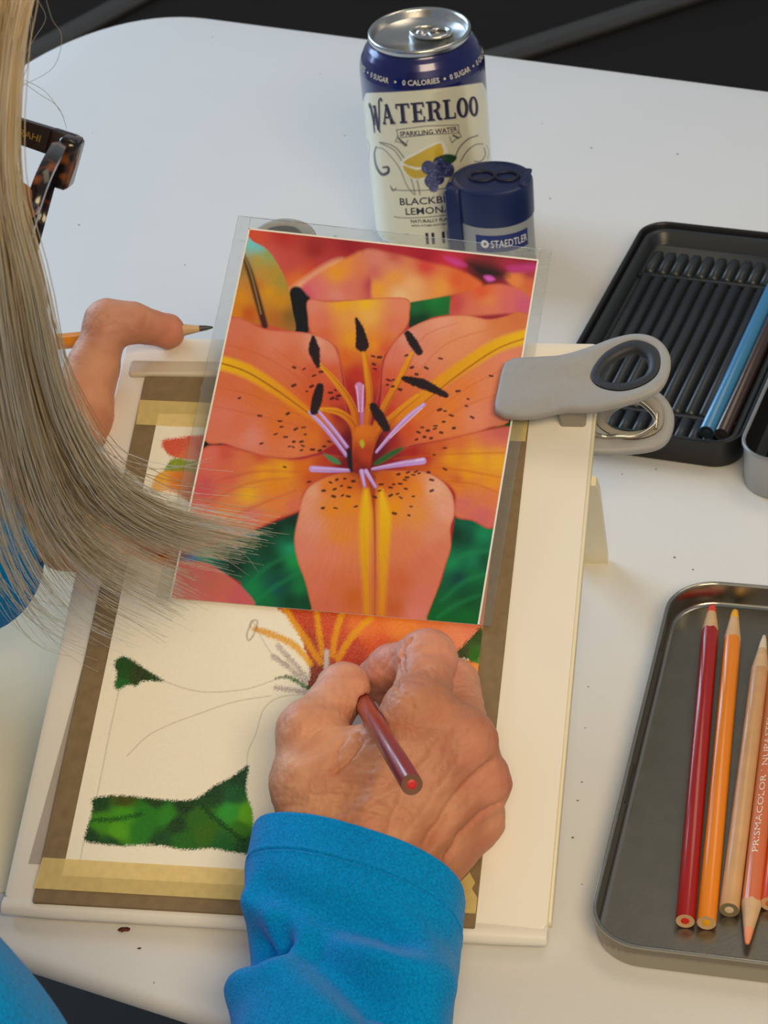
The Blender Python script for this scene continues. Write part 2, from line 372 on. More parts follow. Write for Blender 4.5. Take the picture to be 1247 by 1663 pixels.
# big green leaf band
pa.poly([(152, 1296), (200, 1292), (250, 1297), (290, 1300), (320, 1296), (345, 1278), (375, 1262), (398, 1246), (404, 1246), (400, 1275), (404, 1300), (411, 1322), (409, 1383), (380, 1384), (345, 1378), (300, 1380), (250, 1372), (200, 1374), (160, 1370), (138, 1366), (140, 1350), (146, 1330), (150, 1312)],
        [(160, 1304, (18, 50, 30)), (200, 1298, (60, 60, 20)), (250, 1300, (20, 45, 25)), (165, 1335, (60, 130, 25)), (200, 1322, (60, 140, 25)), (240, 1318, (30, 110, 30)), (270, 1325, (40, 120, 35)), (190, 1350, (80, 150, 25)), (230, 1350, (30, 110, 35)),
         (300, 1305, (12, 35, 28)), (285, 1340, (12, 40, 30)), (260, 1368, (15, 60, 35)), (295, 1365, (30, 90, 30)), (320, 1330, (40, 90, 25)), (335, 1350, (50, 90, 20)), (350, 1290, (15, 45, 35)), (385, 1262, (15, 50, 40)), (380, 1290, (15, 75, 45)), (375, 1320, (40, 140, 50)), (400, 1325, (90, 160, 20)),
         (390, 1345, (50, 110, 25)), (360, 1370, (20, 85, 40)), (400, 1375, (15, 60, 35)), (145, 1362, (15, 45, 30)), (180, 1370, (15, 60, 30))], n=3, **GG)
pa.stroke([(150, 1332), (190, 1330), (230, 1322)], 6, (20, 70, 30), gap=0.5, rough=3)
pa.stroke([(322, 1300), (350, 1330), (395, 1366)], 8, (20, 60, 25), gap=0.4, rough=3)
# upper left corner of the drawing
pa.poly([(264, 716), (290, 711), (345, 708), (345, 745), (310, 748), (280, 742), (266, 730)], [(280, 722, (214, 70, 60)), (330, 725, (214, 60, 40)), (310, 740, (230, 110, 80))], **G)
pa.poly([(272, 755), (282, 744), (310, 748), (340, 755), (330, 800), (300, 800), (268, 770)], [(285, 752, (120, 140, 30)), (310, 770, (150, 140, 40)), (275, 762, (90, 130, 30))], **G)
pa.poly([(256, 770), (275, 765), (320, 772), (330, 830), (285, 800), (250, 798), (246, 790)], [(258, 782, (236, 170, 60)), (290, 785, (224, 120, 40)), (310, 800, (205, 90, 40))], **G)
pa.poly([(200, 880), (300, 880), (300, 925), (250, 915), (215, 900)], [(250, 890, (226, 130, 20)), (280, 905, (215, 110, 20))], **G)
_g = (pa.C[:, 1] > pa.C[:, 0]*1.08)[:, None]; pa.C = np.where(_g, pa.C*1.2, pa.C)
Fg = gridfaces(nu, nv)
paper_m = mat('drawing_paper', rough=0.7, spec=0.2, attr='Col', var=0.035, vscale=900, bump=0.12, bscale=2500)
drw = thing('pencil_drawing', bc(PA0, PB0, 2.4), 'unfinished coloured-pencil lily drawing on cream paper taped to the board', 'drawing')
mesh('paper', Vp.reshape(-1, 3), Fg, paper_m, drw, smooth=False, colors=pa.C*1.02)
# ------------------------------------------------------------------ laminated lily photograph
PC = [B(278, 971, 3.6), B(775.4, 1014, 3.6), B(872, 423.7, 13.5), B(405.8, 373, 25.5)]
def patch(S, Tt, lift=0.0):
    S = S[..., None]; Tt = Tt[..., None]
    X = (1-S)*(1-Tt)*PC[0]+S*(1-Tt)*PC[1]+S*Tt*PC[2]+(1-S)*Tt*PC[3]
    nrm = np.cross(PC[1]-PC[0], PC[3]-PC[0]); nrm /= np.linalg.norm(nrm)
    return X+nrm*lift
nu, nv = 440, 620
S, Tt = np.meshgrid(np.linspace(0, 1, nu), np.linspace(0, 1, nv), indexing='ij')
Vq = patch(S, Tt).reshape(-1, 3); q = project(Vq)
ph = Paint((q[:, 0]-280)*1.948, (q[:, 1]-340)*1.948, (170, 30, 35))
def PP(P, cols, **k): ph.poly(P, cols, **k)
# blurred background of the photograph
PP([(100, 0), (1300, 60), (1300, 420), (100, 420)], [(260, 90, (222, 78, 45)), (350, 80, (190, 40, 30)), (450, 130, (150, 22, 28)), (560, 120, (150, 15, 30)), (300, 150, (215, 90, 80)), (380, 170, (205, 70, 70)), (400, 225, (240, 120, 35)), (440, 205, (220, 70, 40)),
    (480, 180, (200, 60, 60)), (550, 170, (195, 50, 50)), (700, 130, (180, 35, 45)), (800, 150, (168, 18, 38)), (880, 170, (205, 40, 60)), (860, 200, (225, 50, 40)), (960, 200, (120, 25, 25)), (1000, 190, (110, 30, 25)), (1060, 190, (180, 35, 60)), (1130, 190, (150, 18, 45))], n=0, isoft=25)
PP([(365, 258), (420, 215), (500, 165), (540, 160), (480, 210), (415, 250)], (245, 165, 120), soft=10)
PP([(405, 250), (470, 195), (560, 150), (605, 135), (640, 200), (645, 275), (600, 290), (500, 290), (440, 285)], [(520, 200, (242, 150, 30)), (560, 250, (226, 112, 90)), (460, 250, (232, 112, 105)), (600, 180, (230, 120, 80)), (635, 240, (190, 60, 75)), (520, 275, (230, 130, 110)), (430, 265, (220, 90, 100)), (540, 180, (240, 140, 50))], soft=7)
PP([(605, 130), (700, 140), (800, 165), (900, 190), (975, 228), (962, 258), (880, 272), (760, 298), (640, 290), (628, 220)], [(650, 160, (226, 125, 105)), (700, 150, (205, 80, 70)), (700, 210, (242, 150, 50)), (760, 240, (245, 168, 105)), (850, 245, (242, 148, 60)), (900, 225, (230, 90, 40)), (800, 180, (220, 60, 50)), (720, 275, (246, 182, 125)), (650, 250, (246, 155, 40)), (930, 242, (234, 100, 40)), (690, 180, (225, 130, 100)), (640, 200, (215, 100, 90))], soft=6)
PP([(870, 330), (885, 280), (940, 255), (1000, 238), (1060, 240), (1140, 272), (1140, 350), (1080, 330), (950, 337)], [(895, 300, (208, 70, 65)), (980, 262, (232, 85, 35)), (1000, 290, (240, 130, 70)), (1000, 315, (226, 115, 85)), (1060, 300, (226, 100, 95)), (1110, 310, (214, 85, 110)), (950, 320, (226, 110, 80))], soft=5)
PP([(1050, 205), (1100, 195), (1160, 185), (1150, 280), (1100, 255), (1065, 235)], [(1090, 225, (240, 130, 60)), (1130, 240, (226, 100, 50)), (1130, 200, (170, 40, 60))], soft=6)
PP([(930, 165), (990, 175), (1040, 190), (1060, 210), (1010, 222), (970, 215), (950, 195)], (42, 16, 14), soft=16)
PP([(985, 212), (1005, 210), (1020, 222), (1000, 228)], (226, 90, 180), soft=5)
PP([(860, 150), (900, 158), (930, 178), (890, 175)], (214, 60, 130), soft=8)
PP([(1060, 180), (1150, 172), (1150, 192), (1080, 200)], (196, 50, 110), soft=8)
PP([(740, 296), (880, 272), (876, 332), (820, 342), (750, 385)], [(830, 290, (20, 120, 45)), (860, 310, (25, 105, 40)), (770, 310, (25, 100, 45)), (790, 350, (8, 50, 20)), (760, 360, (6, 45, 20))], n=0, soft=3)
PP([(372, 255), (400, 245), (425, 270), (436, 290), (430, 390), (385, 385), (370, 320)], (20, 18, 18), soft=4)
PP([(215, 80), (255, 102), (300, 128), (340, 185), (365, 245), (380, 320), (388, 385), (330, 372), (240, 360), (160, 352), (170, 250)], [(250, 108, (120, 200, 195)), (275, 118, (120, 190, 180)), (305, 145, (150, 160, 80)), (270, 160, (190, 150, 50)), (320, 200, (186, 140, 40)), (345, 230, (170, 140, 50)), (340, 290, (214, 135, 15)), (305, 260, (224, 145, 20)), (285, 200, (200, 140, 50)), (265, 240, (210, 110, 30)), (215, 280, (226, 135, 15)), (200, 330, (226, 125, 10)), (240, 330, (200, 80, 20)), (330, 345, (190, 100, 30)), (368, 340, (140, 95, 35)), (225, 180, (160, 110, 40))], soft=2)
ph.stroke([(222, 140), (245, 200), (268, 280), (292, 368)], [10, 20, 22, 20], (84, 56, 24), (70, 25, 20), soft=4)
ph.stroke([(228, 150), (250, 210), (280, 330)], 5, (150, 110, 60), soft=2)
# leaves behind the flower
PP([(200, 1040), (420, 950), (400, 1060), (450, 1290), (230, 1290), (215, 1180), (100, 1115), (-20, 1110), (0, 1050)], [(330, 1010, (12, 34, 20)), (380, 985, (12, 40, 22)), (300, 1075, (10, 55, 30)), (375, 1070, (30, 160, 110)), (385, 1110, (20, 150, 60)), (372, 1045, (15, 60, 35)), (330, 1120, (8, 45, 30)), (350, 1180, (8, 60, 42)), (400, 1195, (20, 120, 55)), (255, 1200, (20, 130, 65)), (300, 1230, (15, 110, 50)), (370, 1235, (8, 55, 30)), (420, 1240, (8, 60, 30)), (100, 1098, (40, 150, 90)), (62, 1115, (60, 130, 190)), (150, 1085, (20, 60, 35)), (200, 1130, (12, 40, 25)), (330, 1195, (12, 70, 80)), (40, 1085, (120, 20, 30))], n=0, soft=4, isoft=18)
PP([(895, 965), (1015, 1003), (985, 1330), (780, 1330), (850, 1180), (880, 1070)], [(925, 990, (10, 90, 60)), (900, 1030, (5, 34, 20)), (930, 1045, (5, 60, 40)), (985, 1030, (20, 140, 85)), (1000, 1060, (10, 100, 60)), (950, 1105, (20, 125, 80)), (885, 1120, (20, 130, 75)), (985, 1110, (8, 70, 40)), (905, 1165, (8, 50, 55)), (960, 1160, (15, 105, 50)), (960, 1210, (8, 80, 35)), (860, 1250, (15, 90, 40)), (930, 1240, (8, 65, 25)), (850, 1285, (8, 95, 25)), (930, 1280, (12, 100, 35))], n=0, soft=2, isoft=18)
PP([(-40, 1115), (40, 1115), (110, 1120), (165, 1152), (225, 1200), (245, 1262), (-40, 1240)], [(50, 1150, (226, 112, 95)), (150, 1180, (222, 105, 85)), (220, 1230, (214, 90, 90)), (20, 1220, (224, 120, 105))], soft=3)
PP([(88, 700), (160, 738), (150, 750), (110, 760), (84, 775)], (24, 24, 26), n=0, soft=2)
PP([(1015, 692), (1075, 662), (1070, 700)], (18, 80, 30), n=0, soft=2)
# petals
PP([(85, 772), (150, 745), (250, 768), (330, 785), (400, 790), (480, 775), (570, 790), (585, 830), (500, 843), (440, 872), (412, 912), (408, 950), (330, 982), (250, 1018), (150, 1052), (30, 1085), (-20, 1080), (20, 950)],
   [(120, 775, (226, 105, 85)), (170, 770, (214, 80, 60)), (220, 795, (224, 110, 65)), (290, 830, (242, 150, 20)), (240, 905, (242, 165, 20)), (350, 825, (242, 155, 12)), (330, 880, (236, 130, 15)), (410, 810, (226, 105, 20)), (180, 850, (222, 95, 70)), (100, 880, (212, 80, 80)), (60, 960, (222, 100, 90)), (340, 920, (236, 122, 55)), (385, 940, (222, 105, 75)), (250, 965, (224, 112, 92)), (170, 960, (230, 130, 70)), (150, 1010, (226, 110, 90)), (480, 805, (196, 60, 28)), (540, 818, (130, 15, 28)), (440, 850, (210, 80, 25)), (280, 780, (210, 80, 45))], soft=2, edge=(196, 70, 50), edgew=6)
for P in ([(140, 860), (260, 830), (400, 830)], [(110, 930), (230, 870), (360, 850)], [(130, 1000), (260, 940), (390, 890)]): ph.stroke(P, [2, 6, 2], (196, 75, 40), soft=6, alpha=0.55)
PP([(620, 800), (700, 765), (780, 745), (900, 718), (1000, 695), (1080, 690), (1080, 760), (1050, 900), (1014, 1008), (950, 986), (892, 970), (892, 900), (850, 858), (780, 830), (650, 828)],
   [(700, 785, (150, 15, 28)), (760, 770, (176, 30, 25)), (800, 790, (190, 45, 25)), (850, 750, (214, 85, 40)), (900, 738, (226, 105, 50)), (1000, 715, (226, 105, 82)), (1040, 710, (222, 100, 90)), (880, 785, (240, 150, 15)), (960, 790, (246, 165, 18)), (1030, 800, (246, 165, 25)), (840, 822, (228, 110, 25)), (930, 835, (242, 148, 18)), (1010, 865, (242, 145, 25)), (900, 880, (236, 125, 45)), (1000, 905, (230, 115, 70)), (920, 930, (222, 105, 90)), (980, 970, (218, 98, 95)), (900, 855, (214, 95, 30))], soft=2, edge=(190, 60, 40), edgew=5)
for P in ([(700, 790), (850, 775), (1060, 770)], [(740, 815), (880, 820), (1050, 850)], [(880, 860), (960, 870), (1040, 900)]): ph.stroke(P, [3, 5, 3], (205, 90, 20), soft=4, alpha=0.6)
PP([(430, 286), (500, 291), (600, 284), (738, 281), (750, 330), (742, 370), (705, 415), (665, 480), (650, 600), (605, 650), (560, 620), (530, 480), (510, 430), (440, 392), (428, 340)],
   [(445, 300, (232, 130, 105)), (540, 298, (246, 165, 20)), (610, 300, (248, 180, 20)), (620, 335, (242, 170, 80)), (715, 305, (236, 130, 95)), (560, 340, (238, 150, 70)), (470, 350, (230, 112, 85)), (480, 400, (226, 100, 60)), (570, 410, (242, 150, 25)), (545, 470, (226, 100, 30)), (640, 430, (240, 135, 25)), (700, 360, (232, 115, 85)), (670, 440, (222, 85, 45)), (580, 520, (196, 45, 28)), (590, 580, (165, 18, 35)), (620, 620, (150, 15, 38)), (650, 520, (200, 50, 30)), (560, 560, (180, 30, 30))], soft=2, edge=(205, 85, 55), edgew=4)
PP([(160, 358), (300, 380), (430, 391), (500, 420), (525, 460), (535, 520), (545, 600), (565, 700), (580, 795), (525, 742), (460, 771), (380, 788), (300, 782), (240, 766), (170, 743), (95, 703)],
   [(190, 390, (222, 112, 80)), (330, 410, (230, 125, 92)), (460, 420, (236, 150, 122)), (500, 450, (232, 130, 100)), (230, 450, (222, 105, 60)), (380, 470, (226, 108, 65)), (450, 520, (216, 85, 45)), (180, 560, (224, 105, 60)), (280, 590, (224, 108, 40)), (160, 650, (228, 115, 88)), (250, 720, (230, 128, 105)), (210, 680, (226, 108, 70)), (380, 640, (228, 112, 28)), (330, 690, (228, 108, 40)), (450, 600, (222, 82, 22)), (380, 750, (230, 118, 70)), (440, 720, (228, 112, 30)), (480, 670, (222, 95, 22)), (510, 520, (220, 88, 45)), (520, 590, (206, 60, 40)), (530, 650, (160, 22, 32)), (555, 730, (130, 14, 34)), (500, 725, (214, 85, 30))], soft=2, edge=(205, 85, 60), edgew=4)
ph.stroke([(140, 482), (230, 510), (330, 570), (430, 645), (500, 700)], [44, 46, 40, 26, 6], (246, 178, 10), (228, 105, 20), soft=6)
ph.stroke([(140, 483), (230, 512), (330, 572), (440, 652)], [5, 5, 5, 3], (150, 70, 8), soft=2, alpha=0.85)
for P in ([(180, 430), (300, 470), (440, 560)], [(320, 440), (400, 500), (480, 590)], [(130, 560), (260, 590), (400, 650)], [(120, 620), (260, 650), (420, 690)]): ph.stroke(P, [2, 4, 2], (205, 85, 40), soft=3, alpha=0.5)
PP([(663, 520), (672, 470), (700, 420), (740, 382), (800, 352), (860, 337), (930, 334), (1000, 347), (1060, 335), (1095, 322), (1140, 350), (1120, 440), (1075, 655), (1000, 692), (920, 716), (820, 735), (740, 752), (680, 792), (630, 810), (645, 700), (660, 600)],
   [(750, 400, (232, 140, 118)), (850, 355, (240, 152, 118)), (940, 360, (242, 150, 100)), (1040, 360, (226, 120, 60)), (1090, 345, (220, 110, 55)), (690, 460, (228, 115, 90)), (790, 460, (234, 132, 98)), (880, 430, (238, 140, 90)), (740, 540, (228, 105, 50)), (690, 540, (222, 90, 55)), (1060, 470, (236, 130, 95)), (1000, 560, (236, 130, 85)), (930, 570, (236, 122, 50)), (880, 620, (236, 120, 40)), (860, 680, (236, 122, 55)), (960, 650, (236, 132, 95)), (1030, 640, (232, 125, 95)), (800, 715, (228, 105, 55)), (740, 700, (214, 75, 30)), (690, 720, (170, 28, 34)), (680, 640, (206, 60, 30)), (670, 580, (206, 65, 45)), (655, 740, (130, 14, 34)), (770, 640, (232, 110, 30))], soft=2, edge=(206, 88, 60), edgew=4)
ph.stroke([(1130, 400), (1030, 430), (930, 490), (830, 560), (740, 640), (690, 690)], [46, 44, 44, 38, 26, 8], (246, 180, 8), (228, 110, 20), soft=7)
ph.stroke([(1130, 404), (1030, 440), (920, 512), (820, 590), (720, 680)], [5, 5, 6, 4, 3], (180, 95, 8), soft=2, alpha=0.85)
for P in ([(1000, 380), (860, 430), (740, 560)], [(1060, 500), (940, 560), (800, 660)], [(1050, 580), (930, 620), (780, 700)], [(900, 360), (800, 400), (720, 500)]): ph.stroke(P, [2, 4, 2], (212, 95, 45), soft=3, alpha=0.5)
PP([(560, 830), (640, 826), (740, 826), (800, 830), (850, 856), (885, 900), (893, 960), (880, 1010), (881, 1070), (862, 1130), (840, 1200), (805, 1290), (790, 1340), (460, 1320), (440, 1260), (420, 1180), (395, 1110), (385, 1040), (400, 960), (411, 910), (440, 870), (500, 842)],
   [(440, 890, (236, 155, 118)), (420, 940, (234, 145, 112)), (490, 880, (230, 118, 25)), (550, 870, (224, 102, 15)), (560, 930, (236, 130, 12)), (500, 950, (236, 130, 25)), (440, 1000, (230, 140, 112)), (415, 1070, (228, 125, 100)), (500, 1090, (230, 122, 88)), (530, 1030, (234, 130, 45)), (520, 1190, (220, 105, 60)), (460, 1180, (222, 112, 82)), (490, 1260, (216, 100, 70)), (570, 1230, (210, 95, 30)), (610, 860, (205, 75, 15)), (680, 860, (215, 90, 12)), (730, 860, (228, 110, 15)), (700, 940, (240, 140, 10)), (770, 890, (238, 130, 25)), (830, 880, (240, 165, 130)), (865, 950, (238, 155, 125)), (780, 970, (234, 138, 60)), (830, 1020, (230, 135, 100)), (740, 1060, (230, 120, 75)), (800, 1120, (222, 110, 80)), (720, 1180, (214, 98, 50)), (790, 1220, (222, 112, 90)), (850, 1070, (224, 118, 85)), (700, 1260, (205, 90, 35)), (770, 1280, (226, 120, 100))], soft=2, edge=(206, 90, 55), edgew=4)
ph.stroke([(612, 890), (610, 980), (608, 1080), (612, 1180), (616, 1300)], [14, 38, 32, 22, 20], (244, 180, 8), (222, 128, 15), soft=8)
ph.stroke([(660, 890), (672, 980), (668, 1080), (666, 1180), (660, 1300)], [10, 40, 34, 24, 20], (246, 184, 8), (224, 125, 15), soft=8)
ph.stroke([(630, 850), (638, 950), (641, 1100), (640, 1300)], [26, 7, 6, 5], (165, 60, 12), (196, 95, 12), soft=3)
# flower centre
_t = np.linspace(0, 6.28, 24, endpoint=False); PP(np.c_[600+78*np.cos(_t), 745+88*np.sin(_t)], (120, 10, 22), soft=62, alpha=.8, n=0)
for P in ([(250, 1180), (300, 1130), (380, 1090)], [(260, 1240), (330, 1190), (400, 1150)], [(850, 1240), (920, 1180), (1000, 1150)], [(870, 1130), (930, 1090), (1000, 1080)], [(840, 1290), (900, 1250), (970, 1220)]): ph.stroke(P, [4, 12, 4], (30, 140, 75), soft=9, alpha=.5)
PP([(540, 730), (575, 690), (640, 690), (670, 740), (660, 800), (620, 835), (570, 830), (548, 800)], (105, 12, 24), soft=18)
PP([(478, 772), (520, 790), (530, 806), (505, 800)], (60, 130, 80), soft=4)
PP([(640, 800), (690, 765), (735, 752), (700, 780), (650, 808)], (50, 90, 40), soft=4)
for P, w in (([(590, 560), (598, 620), (600, 690)], [26, 16, 10]),): ph.stroke(P, w, (214, 130, 170), (190, 90, 140), soft=2)
for P in ([(583, 560), (590, 640)], [(604, 556), (600, 640)]): ph.stroke(P, 4, (236, 180, 215), n=0)
for P in ([(465, 490), (520, 550), (568, 622), (584, 700), (592, 800)], [(470, 632), (530, 643), (575, 690), (582, 790)], [(600, 425), (616, 520), (623, 600), (612, 700), (605, 800)], [(756, 455), (722, 530), (672, 620), (632, 720), (612, 800)], [(775, 588), (705, 648), (645, 706), (612, 800)]):
    ph.stroke(P, [10, 20, 22, 24, 24], (240, 150, 18), (196, 60, 18), soft=2); ph.stroke(np.array(P)+[7, 3], [2, 4, 5, 5, 6], (190, 80, 12), (150, 40, 20), soft=2, alpha=0.7)
PP([(566, 825), (574, 750), (580, 690), (640, 690), (632, 760), (622, 826)], [(600, 700, (226, 110, 22)), (580, 800, (150, 35, 20)), (610, 780, (190, 60, 22)), (600, 825, (120, 20, 22))], soft=4)
PP([(592, 738), (600, 728), (608, 742), (600, 755)], (190, 170, 40), soft=3)
for P, w in (([(434, 642), (490, 700), (550, 778)], [10, 14, 12]), ([(455, 632), (505, 690), (552, 752)], [8, 12, 12]), ([(795, 618), (740, 662), (690, 715), (645, 768)], [12, 15, 13, 8]), ([(442, 821), (500, 824), (560, 826)], [20, 18, 10]), ([(792, 796), (720, 806), (632, 822)], [22, 18, 8]), ([(598, 828), (608, 876)], [14, 10]), ([(612, 828), (642, 878)], [14, 10])):
    ph.stroke(P, w, (205, 150, 205), (190, 130, 190), soft=2); ph.stroke(np.array(P)-[0, 3], 3, (236, 200, 240), soft=1.5, alpha=0.7)
ph.stroke([(770, 795), (795, 790)], 5, (236, 200, 240)); ph.stroke([(690, 722), (790, 628)], 3, (240, 190, 200), n=0)
PP([(552, 760), (565, 765), (570, 830), (556, 815)], (30, 20, 24), soft=3)
for P, w in (([(445, 405), (448, 445), (460, 495)], [12, 38, 14]), ([(582, 347), (594, 385), (600, 428)], [10, 28, 44]), ([(744, 393), (760, 420), (780, 450)], [20, 30, 24]), ([(732, 535), (790, 552), (865, 588)], [16, 34, 18]), ([(466, 563), (458, 600), (448, 638)], [26, 34, 26]), ([(634, 622), (652, 652), (676, 692)], [22, 36, 26])):
    ph.stroke(P, w, (34, 18, 20), (44, 20, 20), soft=2, rough=2)
dots = [(385, 500), (416, 505), (448, 526), (470, 514), (384, 557), (440, 560), (425, 576), (460, 590), (500, 580), (515, 572), (525, 590), (505, 598), (520, 600), (212, 597), (276, 653), (365, 646), (345, 688), (326, 711), (358, 720), (384, 735), (281, 741), (370, 750), (382, 752), (408, 735), (412, 748), (408, 762), (443, 760), (466, 763), (480, 750), (415, 690), (420, 712), (340, 670), (390, 695), (496, 735),
        (355, 815), (432, 862), (635, 465), (655, 468), (637, 490), (640, 505), (740, 462), (848, 472), (803, 502), (757, 500), (772, 522), (683, 540), (697, 540), (680, 555), (697, 560), (720, 570), (745, 545), (760, 556), (1008, 527), (903, 575), (935, 600), (930, 622), (845, 634), (862, 638), (882, 652), (858, 672), (948, 658), (832, 685), (830, 694), (890, 692), (808, 700), (850, 706), (797, 720), (818, 724), (772, 728), (790, 690), (778, 705), (862, 755), (828, 777), (862, 822),
        (478, 890), (500, 864), (513, 885), (510, 908), (538, 905), (556, 908), (476, 945), (516, 945), (580, 940), (520, 855), (545, 852), (535, 875), (560, 880), (572, 860), (715, 838), (745, 832), (762, 840), (770, 830), (735, 856), (742, 848), (720, 868), (738, 884), (690, 905), (712, 900), (722, 912), (762, 908), (755, 940), (702, 962), (748, 968), (820, 856), (820, 890), (640, 910), (690, 880), (700, 870), (780, 835), (810, 832), (660, 870), (655, 890)]
for k, (x, y) in enumerate(dots):
    a = rng.uniform(-0.5, 0.5); l = rng.uniform(2, 5); ph.stroke([(x-l*math.cos(a), y-l*math.sin(a)), (x+l*math.cos(a), y+l*math.sin(a))], rng.uniform(5, 9), (60, 14, 16), soft=1.5, n=0, alpha=0.9)
_x, _y = ph.X, ph.Y; _r = np.hypot(_x-600, (_y-800)); _a = np.arctan2(_y-800, _x-600)
_st = np.sin(_a*150+np.sin(_r*.02)*3)*.5+np.sin(_a*87+_r*.01)*.5; ph.fibre(_st*np.clip((_r-90)/120, 0, 1)*np.exp(-(_r/480)**2)*np.clip((_y-330)/60, 0, 1), .035)
ph.fibre(rng.standard_normal(_x.shape), .03)
pht = thing('photo_print', B(520, 990, 2.4), 'laminated photograph of an orange lily propped against the drawing board', 'photograph')
print_m = mat('photo_print', rough=0.32, spec=0.4, attr='Col', var=0.02, vscale=400)
mesh('print', Vq, gridfaces(nu, nv), print_m, pht, colors=np.clip(ph.C*np.array([0.92, 1.13, 1.36]), 0, 1))
# white paper edge of the print and clear laminate
def edge_strip(s0, s1, t0, t1, l0, l1):
    c = np.array([[s0, t0], [s1, t0], [s1, t1], [s0, t1]]); return rings([patch(c[:, 0], c[:, 1], l0), patch(c[:, 0], c[:, 1], l1)])
def grid_back():
    g = np.linspace(0, 1, 13); a, b = np.meshgrid(g, g, indexing='ij'); return patch(a.ravel(), b.ravel(), -0.45), gridfaces(13, 13).tolist()
wm = mat('print_white_edge', (240, 236, 230), rough=0.5)
mesh('white_border', *join(edge_strip(-.006, 0.0, 0, 1.004, -.2, .05), edge_strip(1.0, 1.006, 0, 1.004, -.2, .05), edge_strip(-.006, 1.006, 1.0, 1.005, -.2, .05), grid_back()), wm, pht, smooth=False)
lam = bpy.data.materials.new('clear_laminate'); lam.use_nodes = True; nt = lam.node_tree; nt.nodes.clear()
o_ = nt.nodes.new('ShaderNodeOutputMaterial'); tr = nt.nodes.new('ShaderNodeBsdfTransparent'); gl = nt.nodes.new('ShaderNodeBsdfGlossy'); df = nt.nodes.new('ShaderNodeBsdfDiffuse'); m1 = nt.nodes.new('ShaderNodeMixShader'); m2 = nt.nodes.new('ShaderNodeMixShader'); fz = nt.nodes.new('ShaderNodeFresnel'); nz = nt.nodes.new('ShaderNodeTexNoise'); bp = nt.nodes.new('ShaderNodeBump')
gl.inputs['Roughness'].default_value = 0.09; df.inputs['Color'].default_value = (0.72, 0.74, 0.74, 1); tr.inputs['Color'].default_value = (0.95, 0.96, 0.96, 1); fz.inputs['IOR'].default_value = 1.45
nz.inputs['Scale'].default_value = 45; bp.inputs['Strength'].default_value = 0.25; bp.inputs['Distance'].default_value = 0.002
nt.links.new(nz.outputs['Fac'], bp.inputs['Height']); nt.links.new(bp.outputs[0], gl.inputs['Normal']); nt.links.new(bp.outputs[0], fz.inputs['Normal'])
m1.inputs[0].default_value = 0.06; nt.links.new(tr.outputs[0], m1.inputs[1]); nt.links.new(df.outputs[0], m1.inputs[2])
nt.links.new(fz.outputs[0], m2.inputs[0]); nt.links.new(m1.outputs[0], m2.inputs[1]); nt.links.new(gl.outputs[0], m2.inputs[2]); nt.links.new(m2.outputs[0], o_.inputs[0])
def lam_strip(s0, s1, t0, t1, n=24):
    R_ = []
    for k in range(n+1):
        if abs(t1-t0) > abs(s1-s0): c = np.array([[s0, t0+(t1-t0)*k/n], [s1, t0+(t1-t0)*k/n]])
        else: c = np.array([[s0+(s1-s0)*k/n, t1], [s0+(s1-s0)*k/n, t0]])
        w = 0.35*math.sin(k*1.7)+0.25*math.sin(k*0.6+1); p0 = patch(c[:, 0], c[:, 1], 0.15); p1 = patch(c[:, 0], c[:, 1], -0.2)
        sd = 0 if (s0 < 0 or t1 > 1) else 1
        R_.append(np.array([p0[0], p0[1], p1[1], p1[0]]))
    return rings(R_)
mesh('laminate_edge', *join(lam_strip(-0.05, -0.006, -0.002, 1.036), lam_strip(1.006, 1.044, -0.002, 1.036), lam_strip(-0.006, 1.006, 1.005, 1.036)), lam, pht, smooth=False)

# ================================================================== bag clips
grey_m = mat('clip_grey', (160, 160, 162), rough=0.5, spec=0.4, var=0.05, vscale=300, bump=0.05, bscale=1500)
rub_m = mat('clip_rubber', (44, 48, 56), rough=0.55, var=0.08)
wire_m = mat('spring_wire', (196, 186, 168), rough=0.22, metal=1.0)
OUT = crom([(0, -12), (0.6, -3), (1.6, 8), (4.5, 12.6), (15, 13.7), (26.7, 13.9), (38, 17.0), (48, 20.6), (58.4, 21.6), (67.2, 17.2), (72.1, 7.7), (70.9, -3.4), (65.5, -9.8), (53, -13.8), (40.5, -15.6), (29, -14.6), (20, -16.6), (7.5, -17.4), (1.6, -15.6)], 4, True)
HO = crom([(39.4, 2.3), (44.8, 12.6), (56, 17.8), (66.0, 12.3), (67.6, 1.3), (62.2, -5.2), (52.6, -7.6), (43.0, -4.4)], 8, True)
HI = crom([(44.2, 2.0), (48.0, 8.6), (56, 12.6), (61.8, 9.2), (63, 2), (59.2, -1.6), (52.6, -3.2), (46.5, -1.8)], 8, True)
def polar(P, c, n):
    a = np.arctan2(P[:, 1]-c[1], P[:, 0]-c[0]); r = np.hypot(P[:, 0]-c[0], P[:, 1]-c[1]); o = np.argsort(a)
    g = np.linspace(-math.pi, math.pi, n, endpoint=False); rr = np.interp(g, a[o], r[o], period=2*math.pi)
    return np.c_[c[0]+rr*np.cos(g), c[1]+rr*np.sin(g)]
def resample(P, n):
    Q = np.vstack([P, P[:1]]); d = np.r_[0, np.cumsum(np.hypot(*np.diff(Q, axis=0).T))]; t = np.linspace(0, d[-1], n, endpoint=False)
    return np.c_[np.interp(t, d, Q[:, 0]), np.interp(t, d, Q[:, 1])]
def inset(P, k):
    t = np.roll(P, -1, 0)-np.roll(P, 1, 0); t /= np.linalg.norm(t, axis=1)[:, None]+1e-9; return P+np.c_[-t[:, 1], t[:, 0]]*k
HC = (54, 3.5); NO = 96
